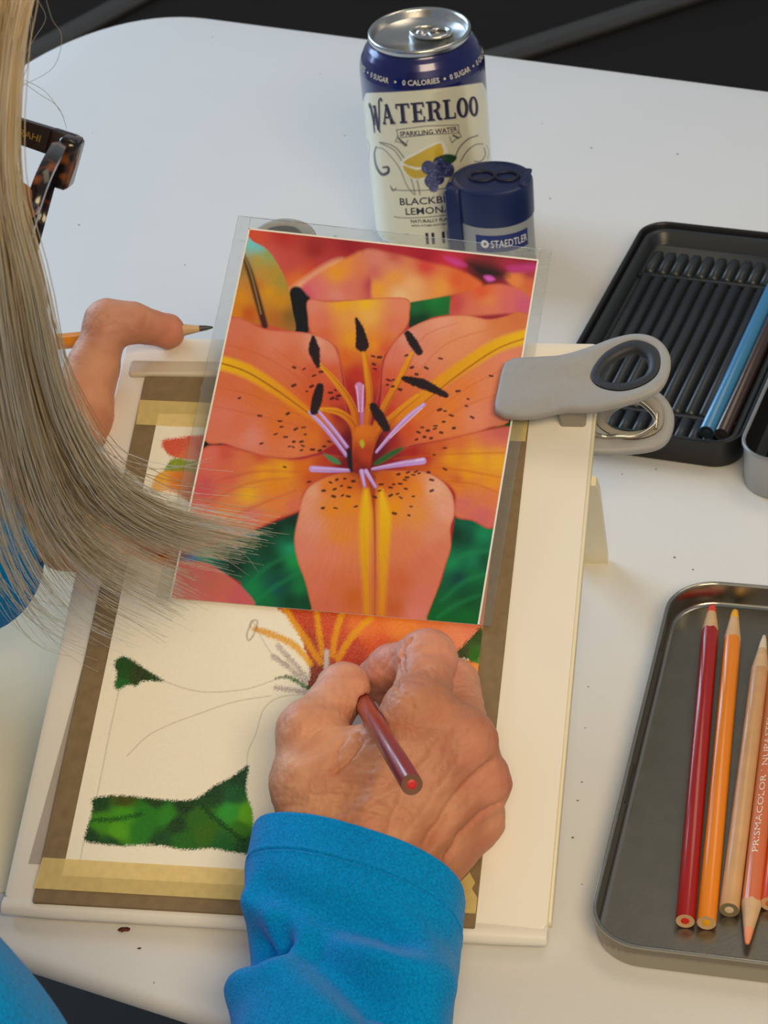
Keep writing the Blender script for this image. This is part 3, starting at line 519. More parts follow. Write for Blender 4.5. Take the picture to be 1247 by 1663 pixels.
def plate(th, zf, flip=1):
    hole = polar(HO, HC, NO); og = resample(OUT, 400)
    # match outer points to hole directions, keeping the jaw well sampled
    a = np.arctan2(hole[:, 1]-HC[1], hole[:, 0]-HC[0]); oo = polar(OUT, HC, NO)
    R = []
    for k, z in ((1.6, -.5), (.4, -.4), (0, -.2), (0, .2), (.4, .4), (1.6, .5)): R.append((inset(oo, k), z*th))
    for k, z in ((-.8, .5), (0, .38), (0, -.38), (-.8, -.5)): R.append((inset(hole, k), z*th))
    out = []
    for P, z in R+R[:1]: out.append(np.c_[P, z*flip+np.array([zf(x) for x in P[:, 0]])])
    return out
def make_clip(fr, label, gap=10.0):
    c = thing('bag_clip', fr.at(20, 0, 0), label, 'clip', 'grey bag clips')
    up = lambda x: gap*0.5+2.2+max(0, x-18)*0.16
    for s in (1, -1):
        zf = (lambda x: up(x)) if s > 0 else (lambda x: -up(x))
        if s < 0: zf = lambda x: -(up(x)+1.0)
        rr = [fr(q) for q in plate(4.6, zf)]
        j = mesh('jaw', *rings(rr, False, False), grey_m, c, sharp=60)
        ho = polar(HO, HC, NO); hi = polar(HI, HC, NO); R = []
        for P, z in ((ho, 2.3), ((ho*.6+hi*.4), 2.9), (hi*.8+ho*.2, 2.4), (hi, 1.0), (hi, -1.0), (hi*.8+ho*.2, -2.4), (ho, -2.3)): R.append(fr(np.c_[P, z+np.array([zf(x) for x in P[:, 0]])]))
        if s > 0: mesh('grip_ring', *rings(R, False, False), rub_m, c, sharp=70)
        else: mesh('grip_ring', *rings(R, False, False), mat('clip_inner_grey', (150, 144, 134), rough=0.5), c, sharp=70)
    # spring: wire running round the lower handle, and hinge block
    P = crom([(30, -9, up(30)-4), (40, -8.5, -up(40)+3.4), (50, -8, -up(50)+3), (58, -6.5, -up(58)+2.8), (64.5, 0, -up(64)+2.8), (65, 6, -up(65)+2.8)], 6)
    mesh('spring_wire', *tube(fr(P), 1.0, 10), wire_m, c)
    P = P*[1, -1, 1]+[0, 4, 0]; P[:, 1] = np.minimum(P[:, 1], 13); mesh('spring_wire', *tube(fr(P), 1.0, 10), wire_m, c)
    mesh('hinge_block', *slab(fr, 26, 37, -11, 10, -up(30)+1.5, up(30)-1.5, 1.5, 0.6), mat('clip_inner_grey', (150, 144, 134)), c)
    return c
f1 = Fr(bc(170, 240, 3.0), BU, BV)
make_clip(f1, "grey bag clip pinching the lily photograph to the board's side edge", 18)
f2 = Fr(bc(71, 256.5, -2.0), BV, -BU)
make_clip(f2, 'grey bag clip mostly hidden behind the lily photograph', 10)

# ================================================================== drinks can
CC = np.array([45.29, 1151.97, 0.0]); CR = 33.1
CA0 = math.atan2(-CC[1], -CC[0])
CPROF = [(0.0, 9), (12, 7), (20, 3), (23.5, 0.4), (25, 0), (27.5, 0.9), (31, 3.4), (32.6, 5.6), (33.1, 8), (33.1, 101), (33.0, 103), (32.6, 105.5), (31.6, 108.5), (30.0, 112), (28.2, 115), (26.6, 117), (26.0, 118)]
zs = np.array([p[1] for p in CPROF[5:]]); rs = np.array([p[0] for p in CPROF[5:]])
def can_r(z): return np.interp(z, zs, rs)
def can_pt(s, z, lift=0.0):
    s = np.asarray(s, float); z = np.asarray(z, float); a = CA0+s/CR; r = can_r(z)+lift
    return np.stack([CC[0]+r*np.cos(a), CC[1]+r*np.sin(a), z], -1)
def can_px(px, py):
    d = ray(px, py); o = CP[:2]-CC[:2]; a = d[:2]@d[:2]; b = 2*o@d[:2]; c = o@o-CR*CR; t = (-b-math.sqrt(max(b*b-4*a*c, 0)))/(2*a); X = CP+t*d
    an = math.atan2(X[1]-CC[1], X[0]-CC[0])-CA0; return an*CR, X[2]
can = thing('drinks_can', CC, 'cream and navy sparkling water can with a silver lid', 'can')
mesh('can_base', *lathe(CC, CPROF[:9], 64), mat('can_aluminium', (190, 192, 194), rough=0.28, metal=1.0), can)
ns, nz_ = 440, 290
sg = np.linspace(-math.pi*CR, math.pi*CR, ns+1); zg = np.unique(np.r_[np.linspace(8, 101, 225), np.linspace(101, 117.6, 65)]); nzz = len(zg)
Sg, Zg = np.meshgrid(sg, zg, indexing='ij'); Vc = can_pt(Sg, Zg)
pq = project(Vc.reshape(-1, 3)); nv_ = (Vc.reshape(-1, 3)-CC)[:, :2]; facing = (nv_*(CP[:2]-CC[:2])).sum(1) > 0
px_ = np.where(facing, pq[:, 0], -5000); py_ = np.where(facing, pq[:, 1], -5000)
cp_ = Paint(px_, py_, (226, 222, 196)); z_ = Zg.ravel(); s_ = Sg.ravel()
dk = (46, 44, 60)
def cst(P, w, col=dk, **k): cp_.stroke(P, w, col, soft=0.7, **k)
# scrolls
for P, w in (([(616, 231), (640, 238), (660, 262), (676, 290), (682, 316)], 1.6), ([(618, 233), (640, 244), (656, 268), (668, 292), (674, 316)], 1.4),
             ([(611, 238), (608, 250), (611, 270), (620, 283), (630, 280), (630, 272), (622, 272)], [2, 3, 4, 5, 5, 4, 3]), ([(612, 240), (625, 244), (648, 272), (660, 300), (672, 316)], 1.2),
             ([(776, 220), (760, 226), (746, 240), (738, 258)], 1.8), ([(784, 234), (772, 235), (758, 246), (748, 262)], 1.5), ([(786, 240), (788, 252), (780, 262), (770, 262)], 1.6), ([(720, 316), (728, 296), (736, 280)], 1.4), ([(635, 306), (648, 309), (690, 309), (734, 305)], 1.3), ([(640, 352), (660, 354), (700, 352), (736, 348)], 1.2), ([(634, 302), (638, 310), (643, 306)], 1.5), ([(597, 228), (600, 240), (598, 262)], 1.0), ([(790, 236), (794, 246), (792, 258)], 1.0)): cst(P, w)
# banner ribbon
cp_.poly([(644, 211), (690, 205), (744, 203), (745, 216), (700, 218), (647, 224)], (232, 226, 196), n=0, soft=0.6)
for P in ([(644, 211), (690, 205), (744, 203)], [(647, 224), (700, 218), (745, 216)], [(644, 211), (647, 224)], [(744, 203), (745, 216)], [(646, 220), (642, 230), (652, 232), (658, 238), (662, 228)], [(744, 213), (749, 222), (740, 226), (734, 232), (730, 222)]): cst(P, 1.3, n=0)
for P in ([(648, 226), (660, 236)], [(736, 220), (744, 224)]): cst(P, 3.0, n=0)
# lemon wedge and berries
cp_.poly([(650, 264), (670, 250), (712, 229), (722, 234), (727, 248), (720, 268), (700, 286), (676, 292), (660, 284)], (240, 238, 225), n=2, soft=0.7)
cp_.poly([(654, 264), (674, 252), (711, 233), (718, 238), (720, 252), (706, 268), (676, 272)], [(665, 264, (205, 170, 30)), (710, 242, (226, 190, 50)), (690, 262, (214, 178, 36))], n=2, soft=0.8)
cp_.poly([(654, 268), (676, 276), (704, 273), (690, 288), (672, 290), (660, 282)], (206, 172, 30), n=2, soft=0.8)
cp_.poly([(706, 258), (724, 250), (742, 254), (736, 264), (722, 268), (708, 266)], (30, 70, 40), n=2, soft=0.8)
for cx, cy, r in ((726, 276, 12), (695, 272, 11), (705, 280, 12), (700, 294, 11), (712, 290, 10), (704, 304, 8), (712, 264, 9)):
    a = np.linspace(0, 6.28, 18, endpoint=False); cp_.poly(np.c_[cx+r*np.cos(a), cy+r*np.sin(a)*1.05], (58, 62, 110), n=0, soft=0.8)
    for k in range(26):
        t = rng.uniform(0, 6.28); q_ = math.sqrt(rng.random())*r*0.85; x, y = cx+q_*math.cos(t), cy+q_*math.sin(t); cst([(x-.6, y), (x+.6, y)], 2.0, [(30, 32, 70), (110, 116, 165), (70, 76, 130)][k % 3], n=0)
# blue shoulder
zb = np.where(abs(s_) < 39, 103.0-8.0*(s_/37)**2, 103-8*(39/37)**2-(abs(s_)-39)*1.2); zb = np.maximum(zb, 86)
mk = np.clip((z_-zb)/0.35+0.5, 0, 1)[:, None]; cp_.C = cp_.C*(1-mk)+lin((8, 14, 92))*mk
mk = np.exp(-((z_-zb+0.1)/0.25)**2)[:, None]*0.5*facing[:, None]; cp_.C = cp_.C*(1-mk)+lin((230, 228, 214))*mk
can_m = mat('can_print', rough=0.26, spec=0.6, attr='Col', var=0.0, coat=0.6); can_m.node_tree.nodes['Principled BSDF'].inputs['Metallic'].default_value = 0.25
mesh('can_wall', Vc.reshape(-1, 3), gridfaces(ns+1, nzz), can_m, can, colors=cp_.C)
alu = mat('lid_aluminium', (200, 200, 198), rough=0.24, metal=1.0, bump=0.03, bscale=900)
mesh('lid', *lathe(CC, [(26.0, 117.4), (26.6, 118.4), (27.0, 119.6), (27.0, 121.2), (26.5, 122), (25.6, 121.9), (24.9, 120.8), (23.6, 115.4), (22.8, 114.2), (21.8, 114.0), (21.0, 115.2), (20.2, 115.8), (0.0, 116.0)], 96), alu, can)
def on_lid(P, z): return np.c_[CC[0]+np.asarray(P)[:, 0], CC[1]+np.asarray(P)[:, 1], np.full(len(P), z)]
a = np.linspace(0, 2*math.pi, 60, endpoint=False); cx0 = np.array([6.0, 2.0]); dv = np.array([math.cos(-.35), math.sin(-.35)]); dn = np.array([-dv[1], dv[0]])
def oval(l, w, c): return np.array([cx0+c*dv+l*math.cos(t)*dv+w*math.sin(t)*dn for t in a])
tab = mesh('pull_tab', *tube(on_lid(oval(10.5, 7.2, 0), 118.4), 1.15, 8, closed=True), alu, can)
mesh('tab_hole', *tube(on_lid(oval(5.0, 4.6, 4.4), 118.4), 0.9, 8, closed=True), alu, can)
mesh('tab_rivet', *lathe((CC[0]+cx0[0]-5.5*dv[0], CC[1]+cx0[1]-5.5*dv[1], 0), [(4.8, 115.6), (4.6, 117.8), (3.6, 118.4), (2.2, 118.0), (1.9, 119.0), (0, 119.2)], 24), alu, can)
mesh('tear_panel', *tube(on_lid(np.array([np.array([-8.5, 0])+13*math.cos(t)*np.array([1, 0])+11*math.sin(t)*np.array([0, 1]) for t in a]), 115.9), 0.45, 6, closed=True), alu, can)
# lettering wrapped onto the can wall
navy_m = mat('can_ink_navy', (34, 32, 66), rough=0.4, var=0.0); white_ink = mat('can_ink_silver', (214, 210, 200), rough=0.35, var=0.0)
def ribbon(P, w, n=6):
    P = crom(P, n) if (len(P) > 2 and n) else np.asarray(P, float); t = np.gradient(P, axis=0); t /= np.linalg.norm(t, axis=1)[:, None]+1e-9; nn = np.c_[-t[:, 1], t[:, 0]]
    w = np.interp(np.linspace(0, 1, len(P)), np.linspace(0, 1, len(np.atleast_1d(w))), np.atleast_1d(w))[:, None]/2
    V = np.empty((2*len(P), 2)); V[0::2] = P-nn*w; V[1::2] = P+nn*w
    return np.c_[V, np.zeros(len(V))], [(2*i, 2*i+2, 2*i+3, 2*i+1) for i in range(len(P)-1)]
def bar(x0, x1, y0, y1): return ribbon(np.c_[np.linspace(x0, x1, 9), np.full(9, (y0+y1)/2)], y1-y0, 0)
def glyph(ch):
    h = .09
    if ch == 'W':
        return join(ribbon([(.12, 1.0), (.33, 0)], .2), ribbon([(.33, 0), (.52, .92)], .09), ribbon([(.5, .95), (.66, -.28)], .2), ribbon([(.66, -.28), (.74, -.1), (.84, .6), (.9, 1.15), (.98, 1.3)], [.07, .08, .1, .1, .08], 5), ribbon([(.98, 1.3), (1.08, 1.34), (1.13, 1.24), (1.06, 1.2)], .07, 5),
                    ribbon([(.16, 1.0), (.05, 1.12), (-.06, 1.04), (0, .92), (.06, .98)], .08, 5), bar(.36, .62, .9, 1.0), ribbon([(.24, .1), (.26, -.3), (.2, -.42)], [.12, .09, .03], 5), ribbon([(.66, -.2), (.74, -.38), (.8, -.36)], [.1, .08, .03], 5)), 1.0
    if ch == 'A': return join(ribbon([(.08, 0), (.36, 1)], .09), ribbon([(.33, 1.02), (.66, 0)], .2), bar(.18, .52, .3, .38), bar(0, .22, 0, h), bar(.5, .82, 0, h)), .84
    if ch == 'T': return join(bar(.3, .5, 0, 1), bar(.02, .78, 1-h, 1), bar(.2, .6, 0, h), bar(.02, .09, .74, 1), bar(.71, .78, .74, 1)), .82
    if ch == 'E': return join(bar(.1, .3, 0, 1), bar(0, .68, 0, h), bar(0, .66, 1-h, 1), bar(.3, .5, .47, .55), bar(.48, .54, .36, .66), bar(.62, .69, 0, .28), bar(.6, .67, .74, 1)), .74
    if ch == 'R': return join(bar(.1, .3, 0, 1), bar(0, .4, 0, h), bar(0, .4, 1-h, 1), ribbon([(.38, .955), (.56, .92), (.64, .75), (.56, .56), (.36, .5)], [.08, .12, .2, .12, .08]), ribbon([(.38, .5), (.54, .4), (.62, .1), (.8, .05)], [.1, .18, .18, .08])), .82
    if ch == 'L': return join(bar(.1, .3, 0, 1), bar(0, .68, 0, h), bar(0, .42, 1-h, 1), bar(.61, .68, 0, .3)), .72
    if ch == 'O':
        t = np.linspace(0, 2*math.pi, 25); P = np.c_[.36+.27*np.cos(t), .5+.46*np.sin(t)]; return ribbon(P, .1+.12*np.abs(np.cos(np.linspace(0, 2*math.pi, 49))), 0), .74
def word(txt, gl=0.06):
    x = 0; parts = []
    for ch in txt:
        (V, F), w = glyph(ch); parts.append((V+[x, 0, 0], F)); x += w+gl
    V, F = join(*parts); V[:, 0] -= 0; return V, F, x-gl
def wrap(name, VF, m, zb_fn, lift=0.11):
    V, F = VF; P = can_pt(V[:, 0], zb_fn(V[:, 0])+V[:, 1], lift); return mesh(name, P, F, m, can, smooth=False)
V, F, wd = word('WATERLOO'); V[:, 0] = V[:, 0]*(68.0/wd)-36.0; V[:, 1] *= 11.2
arch = lambda s: 85.2-6.6*(s/32)**2
shadow_m = mat('can_ink_shade', (150, 148, 158), rough=0.4, var=0)
wrap('brand_lettering_shade', (V+[0.55, -0.5, 0], F), shadow_m, arch, 0.05); wrap('brand_lettering', (V, F), navy_m, arch, 0.11)
def fit_text(body, s0, s1, hgt, res=2, bold=0.0):
    V, F = text_mesh(body, 1.0, 'LEFT', res, bold=bold); lo, hi = V.min(0), V.max(0); V = (V-[lo[0], lo[1], 0])/[hi[0]-lo[0], hi[1]-lo[1], 1]; return V*[s1-s0, hgt, 0]+[s0, 0, 0], F
wrap('banner_lettering', fit_text('SPARKLING WATER', -15.2, 16.0, 2.9, bold=.02), navy_m, lambda s: 78.6-1.6*(s/17)**2-1.2)
wrap('flavour_lettering', fit_text('BLACKBERRY', -19.0, 20.5, 4.3, bold=.012), navy_m, lambda s: 35.6+0*s-2.3*(s/20)**2+0.9)
wrap('flavour_lettering', fit_text('LEMONADE', -16.0, 17.0, 4.3, bold=.012), navy_m, lambda s: 29.6+0*s-2.3*(s/20)**2+0.9)
wrap('small_lettering', fit_text('NATURALLY FLAVORED', -13.5, 15, 2.0, 1, .02), navy_m, lambda s: 25.4-1.6*(s/20)**2)
wrap('small_lettering', fit_text('WITH OTHER NATURAL FLAVORS', -13.5, 15, 1.2, 1, .02), navy_m, lambda s: 23.0-1.6*(s/20)**2)
for sx in (-5.2, -2.0, 3.6, 6.4): wrap('label_stripe', bar(sx-.8, sx+.8, 0, 7.0), navy_m, lambda s: 12.0+0*s)
dotV, dotF = None, None
for k, (body, s0, s1) in enumerate((('0 CALORIES', -11.5, 8.5), ('0 SUGAR', 14.5, 28.5), ('0 SUGAR', -33.0, -19.5), ('0 CALORIES', 35, 55), ('0 CALORIES', -59, -39))):
    wrap('shoulder_lettering', fit_text(body, s0, s1, 2.7, bold=.015), white_ink, lambda s: 105.6+0*s)
for s0 in (11.5, -15.5, 31.8, -36):
    t = np.linspace(0, 6.28, 10, endpoint=False); wrap('shoulder_dot', (np.c_[s0+.7*np.cos(t), 1.35+.6*np.sin(t), 0*t], [tuple(range(10))]), white_ink, lambda s: 105.6+0*s)

# ================================================================== tub sharpener
SC = np.array([74.5, 1104.0, 0.0]); SF = Fr(SC, (math.cos(-.30), math.sin(-.30), 0), (-math.sin(-.30), math.cos(-.30), 0))
navy_p = mat('sharpener_navy', (18, 34, 84), rough=0.36, var=0.05, bump=0.05, bscale=1800); grey_p = mat('sharpener_grey', (150, 156, 162), rough=0.35, var=0.03)
shp = thing('pencil_sharpener', SC, 'navy and grey canister pencil sharpener standing beside the drinks can', 'pencil sharpener')
def oval_prof(prof, n=72, rx=21.4, ry=18.6):
    t = np.linspace(0, 2*math.pi, n, endpoint=False); e = 1.0
    base = np.c_[np.sign(np.cos(t))*abs(np.cos(t))**e, np.sign(np.sin(t))*abs(np.sin(t))**e]
    return rings([SF(np.c_[base[:, 0]*(rx-i), base[:, 1]*(ry-i), np.full(n, z)]) for i, z in prof], True, True)
mesh('tub', *oval_prof([(2, 0), (0.6, 1.2), (0.6, 36.3), (0.9, 36.5)]), grey_p, shp, sharp=40)
mesh('lid', *oval_prof([(0.4, 36.5), (0, 36.9), (-.2, 54.5), (0.4, 56.3), (1.8, 57), (3.0, 57.0), (3.4, 56.6)]), navy_p, shp, sharp=40)
mesh('hinge_flap', *slab(SF, -22.6, -14, -15, -5, 8, 56.2, 2.0, 1.0), navy_p, shp)
for k, (x, y, w) in enumerate(((-5, 0, 6.5), (8.0, 1.0, 6.0))):
    t = np.linspace(0, 2*math.pi, 40, endpoint=False); P = np.c_[x+w*np.cos(t), y+w*0.8*np.sin(t), np.full(40, 57.0)]
    mesh('sharpening_hole', *tube(SF(P), 0.9, 8, closed=True), mat('sharpener_dark', (18, 24, 52), rough=0.5), shp)
mesh('lid_ridge', *slab(SF, 16, 20, -9, 9, 56.2, 58, 1, .5), navy_p, shp)
th0 = -math.pi/2
def tub_pt(V, lift):
    a = th0+0.12+V[:, 0]/20.5; return SF(np.c_[(20.8+lift)*np.cos(a), (18.0+lift)*np.sin(a), V[:, 1]])
gs, gz = np.meshgrid(np.linspace(-9, 21, 30), np.linspace(22, 32, 2), indexing='ij')
mesh('label', tub_pt(np.c_[gs.ravel(), gz.ravel()], 0.12), gridfaces(30, 2), mat('label_navy', (28, 44, 116), rough=0.4), shp)
V, F = fit_text('STAEDTLER', -1.0, 20.0, 4.4); mesh('label_lettering', tub_pt(np.c_[V[:, 0], V[:, 1]+24.8], 0.25), F, mat('label_white', (232, 234, 238), rough=0.5), shp, smooth=False)
t = np.linspace(0, 6.28, 16, endpoint=False); mesh('label_emblem', tub_pt(np.c_[-4.2+2.1*np.cos(t), 27.0+2.4*np.sin(t)], 0.25), [tuple(range(16))], MATS['label_white'], shp, smooth=False)
mesh('label_emblem', tub_pt(np.c_[-4.0+.8*np.cos(t), 27.2+1.0*np.sin(t)], 0.32), [tuple(range(16))], MATS['label_navy'], shp, smooth=False)

# ================================================================== silver tin tray
tt = math.radians(-17.8); GF = Fr((0, 0, 0), (math.cos(tt), math.sin(tt), 0), (-math.sin(tt), math.cos(tt), 0))
tin_m = mat('tin_plate', (176, 172, 160), rough=0.22, metal=1.0, var=0.04, vscale=40); tin_in = mat('tin_inside', (132, 128, 118), rough=0.30, metal=0.9, var=0.08, vscale=120, bump=0.04, bscale=600)
tray = thing('tin_tray', GF.at(-70, 700, 0), 'shallow silver tin tray with rounded corners holding loose pencils', 'tray')
TX0, TX1, TY0, TY1 = -132.6, -16, 593, 808.8
V, F = sweep_rrect(GF, TX0, TX1, TY0, TY1, 21, [(3.0, 0.3), (1.6, 0.6), (1.2, 2), (1.0, 10.4), (0.3, 11.0), (0, 11.7), (.2, 12.3), (0.8, 12.5), (1.5, 12.2), (1.8, 11.5), (2.0, 3.0), (2.5, 1.9), (4.0, 1.4)], 10, True, False)
mesh('tray_wall', V, F, tin_m, tray, sharp=50)
V, F = sweep_rrect(GF, TX0+3.4, TX1-3.4, TY0+3.4, TY1-3.4, 18, [(0, 0.7), (0, 1.5)], 10); mesh('tray_floor', V, F, tin_in, tray, smooth=False)
for y0, y1 in ((672, 694), (765, 790)):
    V, F = slab(GF, TX0+1.7, TX0+2.3, y0, y1, 6.8, 8.2, .2, .1); mesh('rim_notch', V, F, mat('notch_dark', (40, 40, 40)), tray)

wood_m = mat('pencil_wood', (214, 176, 134), rough=0.6, var=0.12, vscale=200, stretch=(1, 1, 0.1)); 
def pencil(name, label, tip, end, r, body, core, cat='pencil', group=None, cone=22, lead_r=None, lead_len=6, sides=32, wood=None, body_mat=None, blunt=0.35, endcol=None):
    tip = np.asarray(tip, float); end = np.asarray(end, float); ax = tip-end; L = np.linalg.norm(ax); ax /= L
    up = np.array([0, 0, 1.0]) if abs(ax[2]) < .95 else np.array([0, 1.0, 0]); y = np.cross(ax, up)
    fr = Fr(end, y, np.cross(ax, y), ax); fr.y = np.cross(ax, fr.x); fr.z = ax
    p = thing(name, end, label, cat, group); bm = body_mat or mat('barrel_'+'_'.join(map(str, body)), body, rough=0.28, var=0.03, coat=0.4)
    cm = mat('lead_'+'_'.join(map(str, core)), core, rough=0.45, var=0.08, vscale=500); wm_ = wood or wood_m; lr = lead_r or r*0.45
    def rg(rad, z, wob=0.0):
        a = np.linspace(0, 2*math.pi, sides, endpoint=False); rr = rad
        if sides == 6 or sides == 36:
            pass
        return fr(np.c_[rr*np.cos(a), rr*np.sin(a), np.full(sides, z)+wob*np.cos(a*6)])
    zc = L-cone; lz = L-lead_len; rl = r+(lr*blunt-r)*(lz-zc)/(L-zc)
    mesh('barrel', *rings([rg(r-.15, 0), rg(r, 0.2), rg(r, zc, 0.5)], False, False), bm, p, sharp=50)
    mesh('sharpened_wood', *rings([rg(r, zc, 0.5), rg(rl, lz)], False, False), wm_, p)
    mesh('lead_point', *rings([rg(rl, lz), rg(rl*.6+lr*blunt*.4, lz+lead_len*.5), rg(lr*blunt, L-.4), rg(lr*blunt*.5, L)], False, True), cm, p)
    mesh('end_wood', *rings([rg(r-.15, 0.0), rg(lr, 0.05)], False, False), endcol or wm_, p, smooth=False)
    mesh('end_core', *rings([rg(lr, 0.05), rg(lr*.55, -.1 if blunt else 0)], False, True), cm, p, smooth=False)
    return p
ZP = 1.5+3.75
def TP(px, py): return T(px, py, ZP)
pencil('coloured_pencil', 'dark red coloured pencil lying in the tin tray', TP(1156.5, 983), TP(1112.5, 1496), 3.6, (158, 18, 16), (222, 40, 40), lead_len=6, blunt=.8, cone=18)
pencil('coloured_pencil', 'yellow-orange coloured pencil lying in the tin tray', TP(1193.5, 992), TP(1147, 1499), 3.6, (232, 134, 14), (246, 178, 30), lead_len=6, blunt=.8, cone=20)
bare = mat('bare_wood_barrel', (206, 160, 112), rough=0.4, var=0.14, vscale=90, stretch=(1, 1, 1), coat=0.3)
pencil('coloured_pencil', 'unpainted natural wood pencil with a pale point in the tin tray', TP(1241, 1032), TP(1184, 1478), 3.75, (206, 160, 112), (225, 205, 178), body_mat=bare, cone=24, lead_len=10, blunt=.4, endcol=mat('end_grey_green', (128, 118, 92)))
pp1, pp2 = TP(1213, 1533), TP(1262, 1090)
peach = pencil('coloured_pencil', 'peach coloured pencil with white lettering, point towards the rim of the tin tray', pp1, pp2, 3.75, (216, 116, 70), (240, 150, 110), cone=20, lead_len=7, blunt=.5)
ax = (pp1-pp2)/np.linalg.norm(pp1-pp2); sd = np.cross(ax, (0, 0, 1.0))
V, F = fit_text('PRISMACOLOR | NUPASTEL', 0, 78, 3.0, 2)
def on_barrel(V):
    a = -(V[:, 1]-1.4)/3.8-0.05; q = pp1-ax*(44+V[:, :1]); return q+3.86*(np.sin(a)[:, None]*(-sd)+np.cos(a)[:, None]*np.array([0, 0, 1.0]))
mesh('barrel_lettering', on_barrel(V), F, mat('pencil_print_white', (236, 226, 214), rough=0.5), peach, smooth=False)
pencil('coloured_pencil', 'red-orange coloured pencil beside the peach pencil in the tin tray', TP(1300, 1060), TP(1250, 1468), 3.7, (206, 70, 20), (230, 110, 50), cone=20, lead_len=6)

# ================================================================== black pencil tin
kt = math.radians(-24.5); KF = Fr((0, 0, 0), (math.cos(kt), math.sin(kt), 0), (-math.sin(kt), math.cos(kt), 0))
blk = mat('tin_black', (26, 26, 28), rough=0.34, var=0.05); insert_m = mat('insert_black', (32, 38, 44), rough=0.42, spec=0.6, var=0.05)
KE = np.array([math.cos(kt), math.sin(kt)]); KN = np.array([-KE[1], KE[0]])
kx0 = float(np.array([103.7, 1000.8])@KE); ky0 = float(np.array([150., 905.])@KN); kx1 = kx0+99; ky1 = float(np.array([180., 1105.])@KN)
tin = thing('pencil_tin', KF.at((kx0+kx1)/2, (ky0+ky1)/2, 0), 'open black pencil tin with a ridged black plastic insert', 'pencil tin')
V, F = sweep_rrect(KF, kx0, kx1, ky0, ky1, 14, [(3, 0.3), (1.4, 0.8), (1.0, 2), (0.8, 13.6), (0, 14.2), (0, 15), (.6, 15.4), (1.6, 15.1), (2.0, 14.4), (2.2, 3), (3, 2)], 8)
mesh('tin_shell', V, F, blk, tin, sharp=50)
V, F = sweep_rrect(KF, kx0+3, kx1-3, ky0+3, ky1-3, 12, [(0, 2.0), (0, 12.6), (.8, 13.2), (2.2, 13.0), (3.6, 12.2), (4.6, 6.5), (5.5, 5.6)], 8)
mesh('insert_tray', V, F, insert_m, tin, sharp=60)
nrib = 12; pitch = (99-17)/nrib; L0, L1 = ky0+10, ky1-12
breaks = [(ky0+10, ky0+27), (ky0+31, ky1-45), (ky1-41, ky1-13)]
for k in range(nrib):
    x = kx0+9.5+pitch*(k+.5)
    for bi, (y0, y1) in enumerate(breaks):
        R_ = []
        ys = [(y0, .75), (y0+1.2, 1), (y1-1.2, 1), (y1, .75)] if bi < 2 else [(y0, .75), (y0+1.2, 1), (y1-9, 1), (y1-3, .55), (y1, .12)]
        for y, s in ys:
            w = (pitch*.5-.35)*s; R_.append(KF([(x-w, y, 5.4), (x-w*.82, y, 8.0*s+1.4*(1-s)), (x-w*.35, y, 9.6*s+1.4*(1-s)), (x+w*.35, y, 9.6*s+1.4*(1-s)), (x+w*.82, y, 8.0*s+1.4*(1-s)), (x+w, y, 5.4)]))
        mesh('insert_ridge', *rings(R_), insert_m, tin, sharp=60)
for yb in (ky0+29, ky1-43): mesh('insert_crossbar', *slab(KF, kx0+8, kx1-8, yb-1.2, yb+1.2, 5.4, 8.2, .5, .3), insert_m, tin)
def KP(x, y, z): return KF.at(x, y, z)
xb = kx0+9.5+pitch*10.5
pencil('coloured_pencil', 'bright blue coloured pencil resting in the black tin', KP(xb, ky1-14, 12.9), KP(xb, ky0+11, 12.9), 3.7, (54, 124, 176), (30, 50, 66), cone=20, endcol=mat('end_dark', (30, 36, 42)))
pencil('coloured_pencil', 'dark brown coloured pencil resting in the black tin', KP(xb+pitch*1.02, ky1-14, 12.9), KP(xb+pitch*1.02, ky0+11, 12.9), 3.4, (58, 40, 34), (40, 30, 26), cone=20, endcol=mat('end_dark', (30, 36, 42)))

# ================================================================== silver tin box at the frame's edge
bx0 = kx1+2.5; by0 = ky0-18
box = thing('silver_tin', KF.at(bx0+40, by0+60, 0), 'deep silver tin with a black inside standing against the black pencil tin', 'tin')
V, F = sweep_rrect(KF, bx0, bx0+110, by0, by0+190, 17, [(3, 0.3), (1.5, .8), (1.2, 2), (.8, 21.6), (0, 22.2), (0, 23.2), (.5, 23.8), (1.4, 23.6), (1.8, 23)], 9, True, False)
mesh('tin_wall', V, F, mat('brushed_tin', (168, 170, 170), rough=0.42, metal=0.75, var=0.05, vscale=80), box, sharp=50)
V, F = sweep_rrect(KF, bx0, bx0+110, by0, by0+190, 17, [(1.8, 23), (2.4, 3), (6, 2)], 9, False, True); mesh('tin_lining', V, F, blk, box, sharp=50)
for k in range(4):
    x = bx0+12+9*k; V, F = rings([KF([(x-3.6, y, 2), (x-2.8, y, 8), (x, y, 9.4), (x+2.8, y, 8), (x+3.6, y, 2)]) for y in (by0+12, by0+178)]); mesh('lining_ridge', V, F, insert_m, box, sharp=60)

# ================================================================== crumbs
cr_m = mat('crumb_brown', (96, 40, 26), rough=0.8, var=0.3, vscale=900)
def crumb(px, py, s, m, label, seed):
    r = np.random.default_rng(seed); c = T(px, py, s*0.45); bm = bmesh.new(); bmesh.ops.create_icosphere(bm, subdivisions=2, radius=1)
    V = np.array([v.co[:] for v in bm.verts]); F = [tuple(v.index for v in f.verts) for f in bm.faces]; bm.free()
    V = V*[s*1.5, s*.8, s*.45]*(1+.45*r.standard_normal((len(V), 1)).clip(-1, 1)); V[:, 2] = np.maximum(V[:, 2], -s*.44)
    return tag(mesh('pencil_crumb', V+c, F, m, base=c*[1, 1, 0]), label, 'crumb')
crumb(200, 1510, 1.3, cr_m, 'small rust-brown pencil crumb on the table below the board', 1)
crumb(226, 1540, .45, mat('crumb_dark', (60, 50, 46)), 'tiny dark speck on the table below the rust-brown crumb', 2)
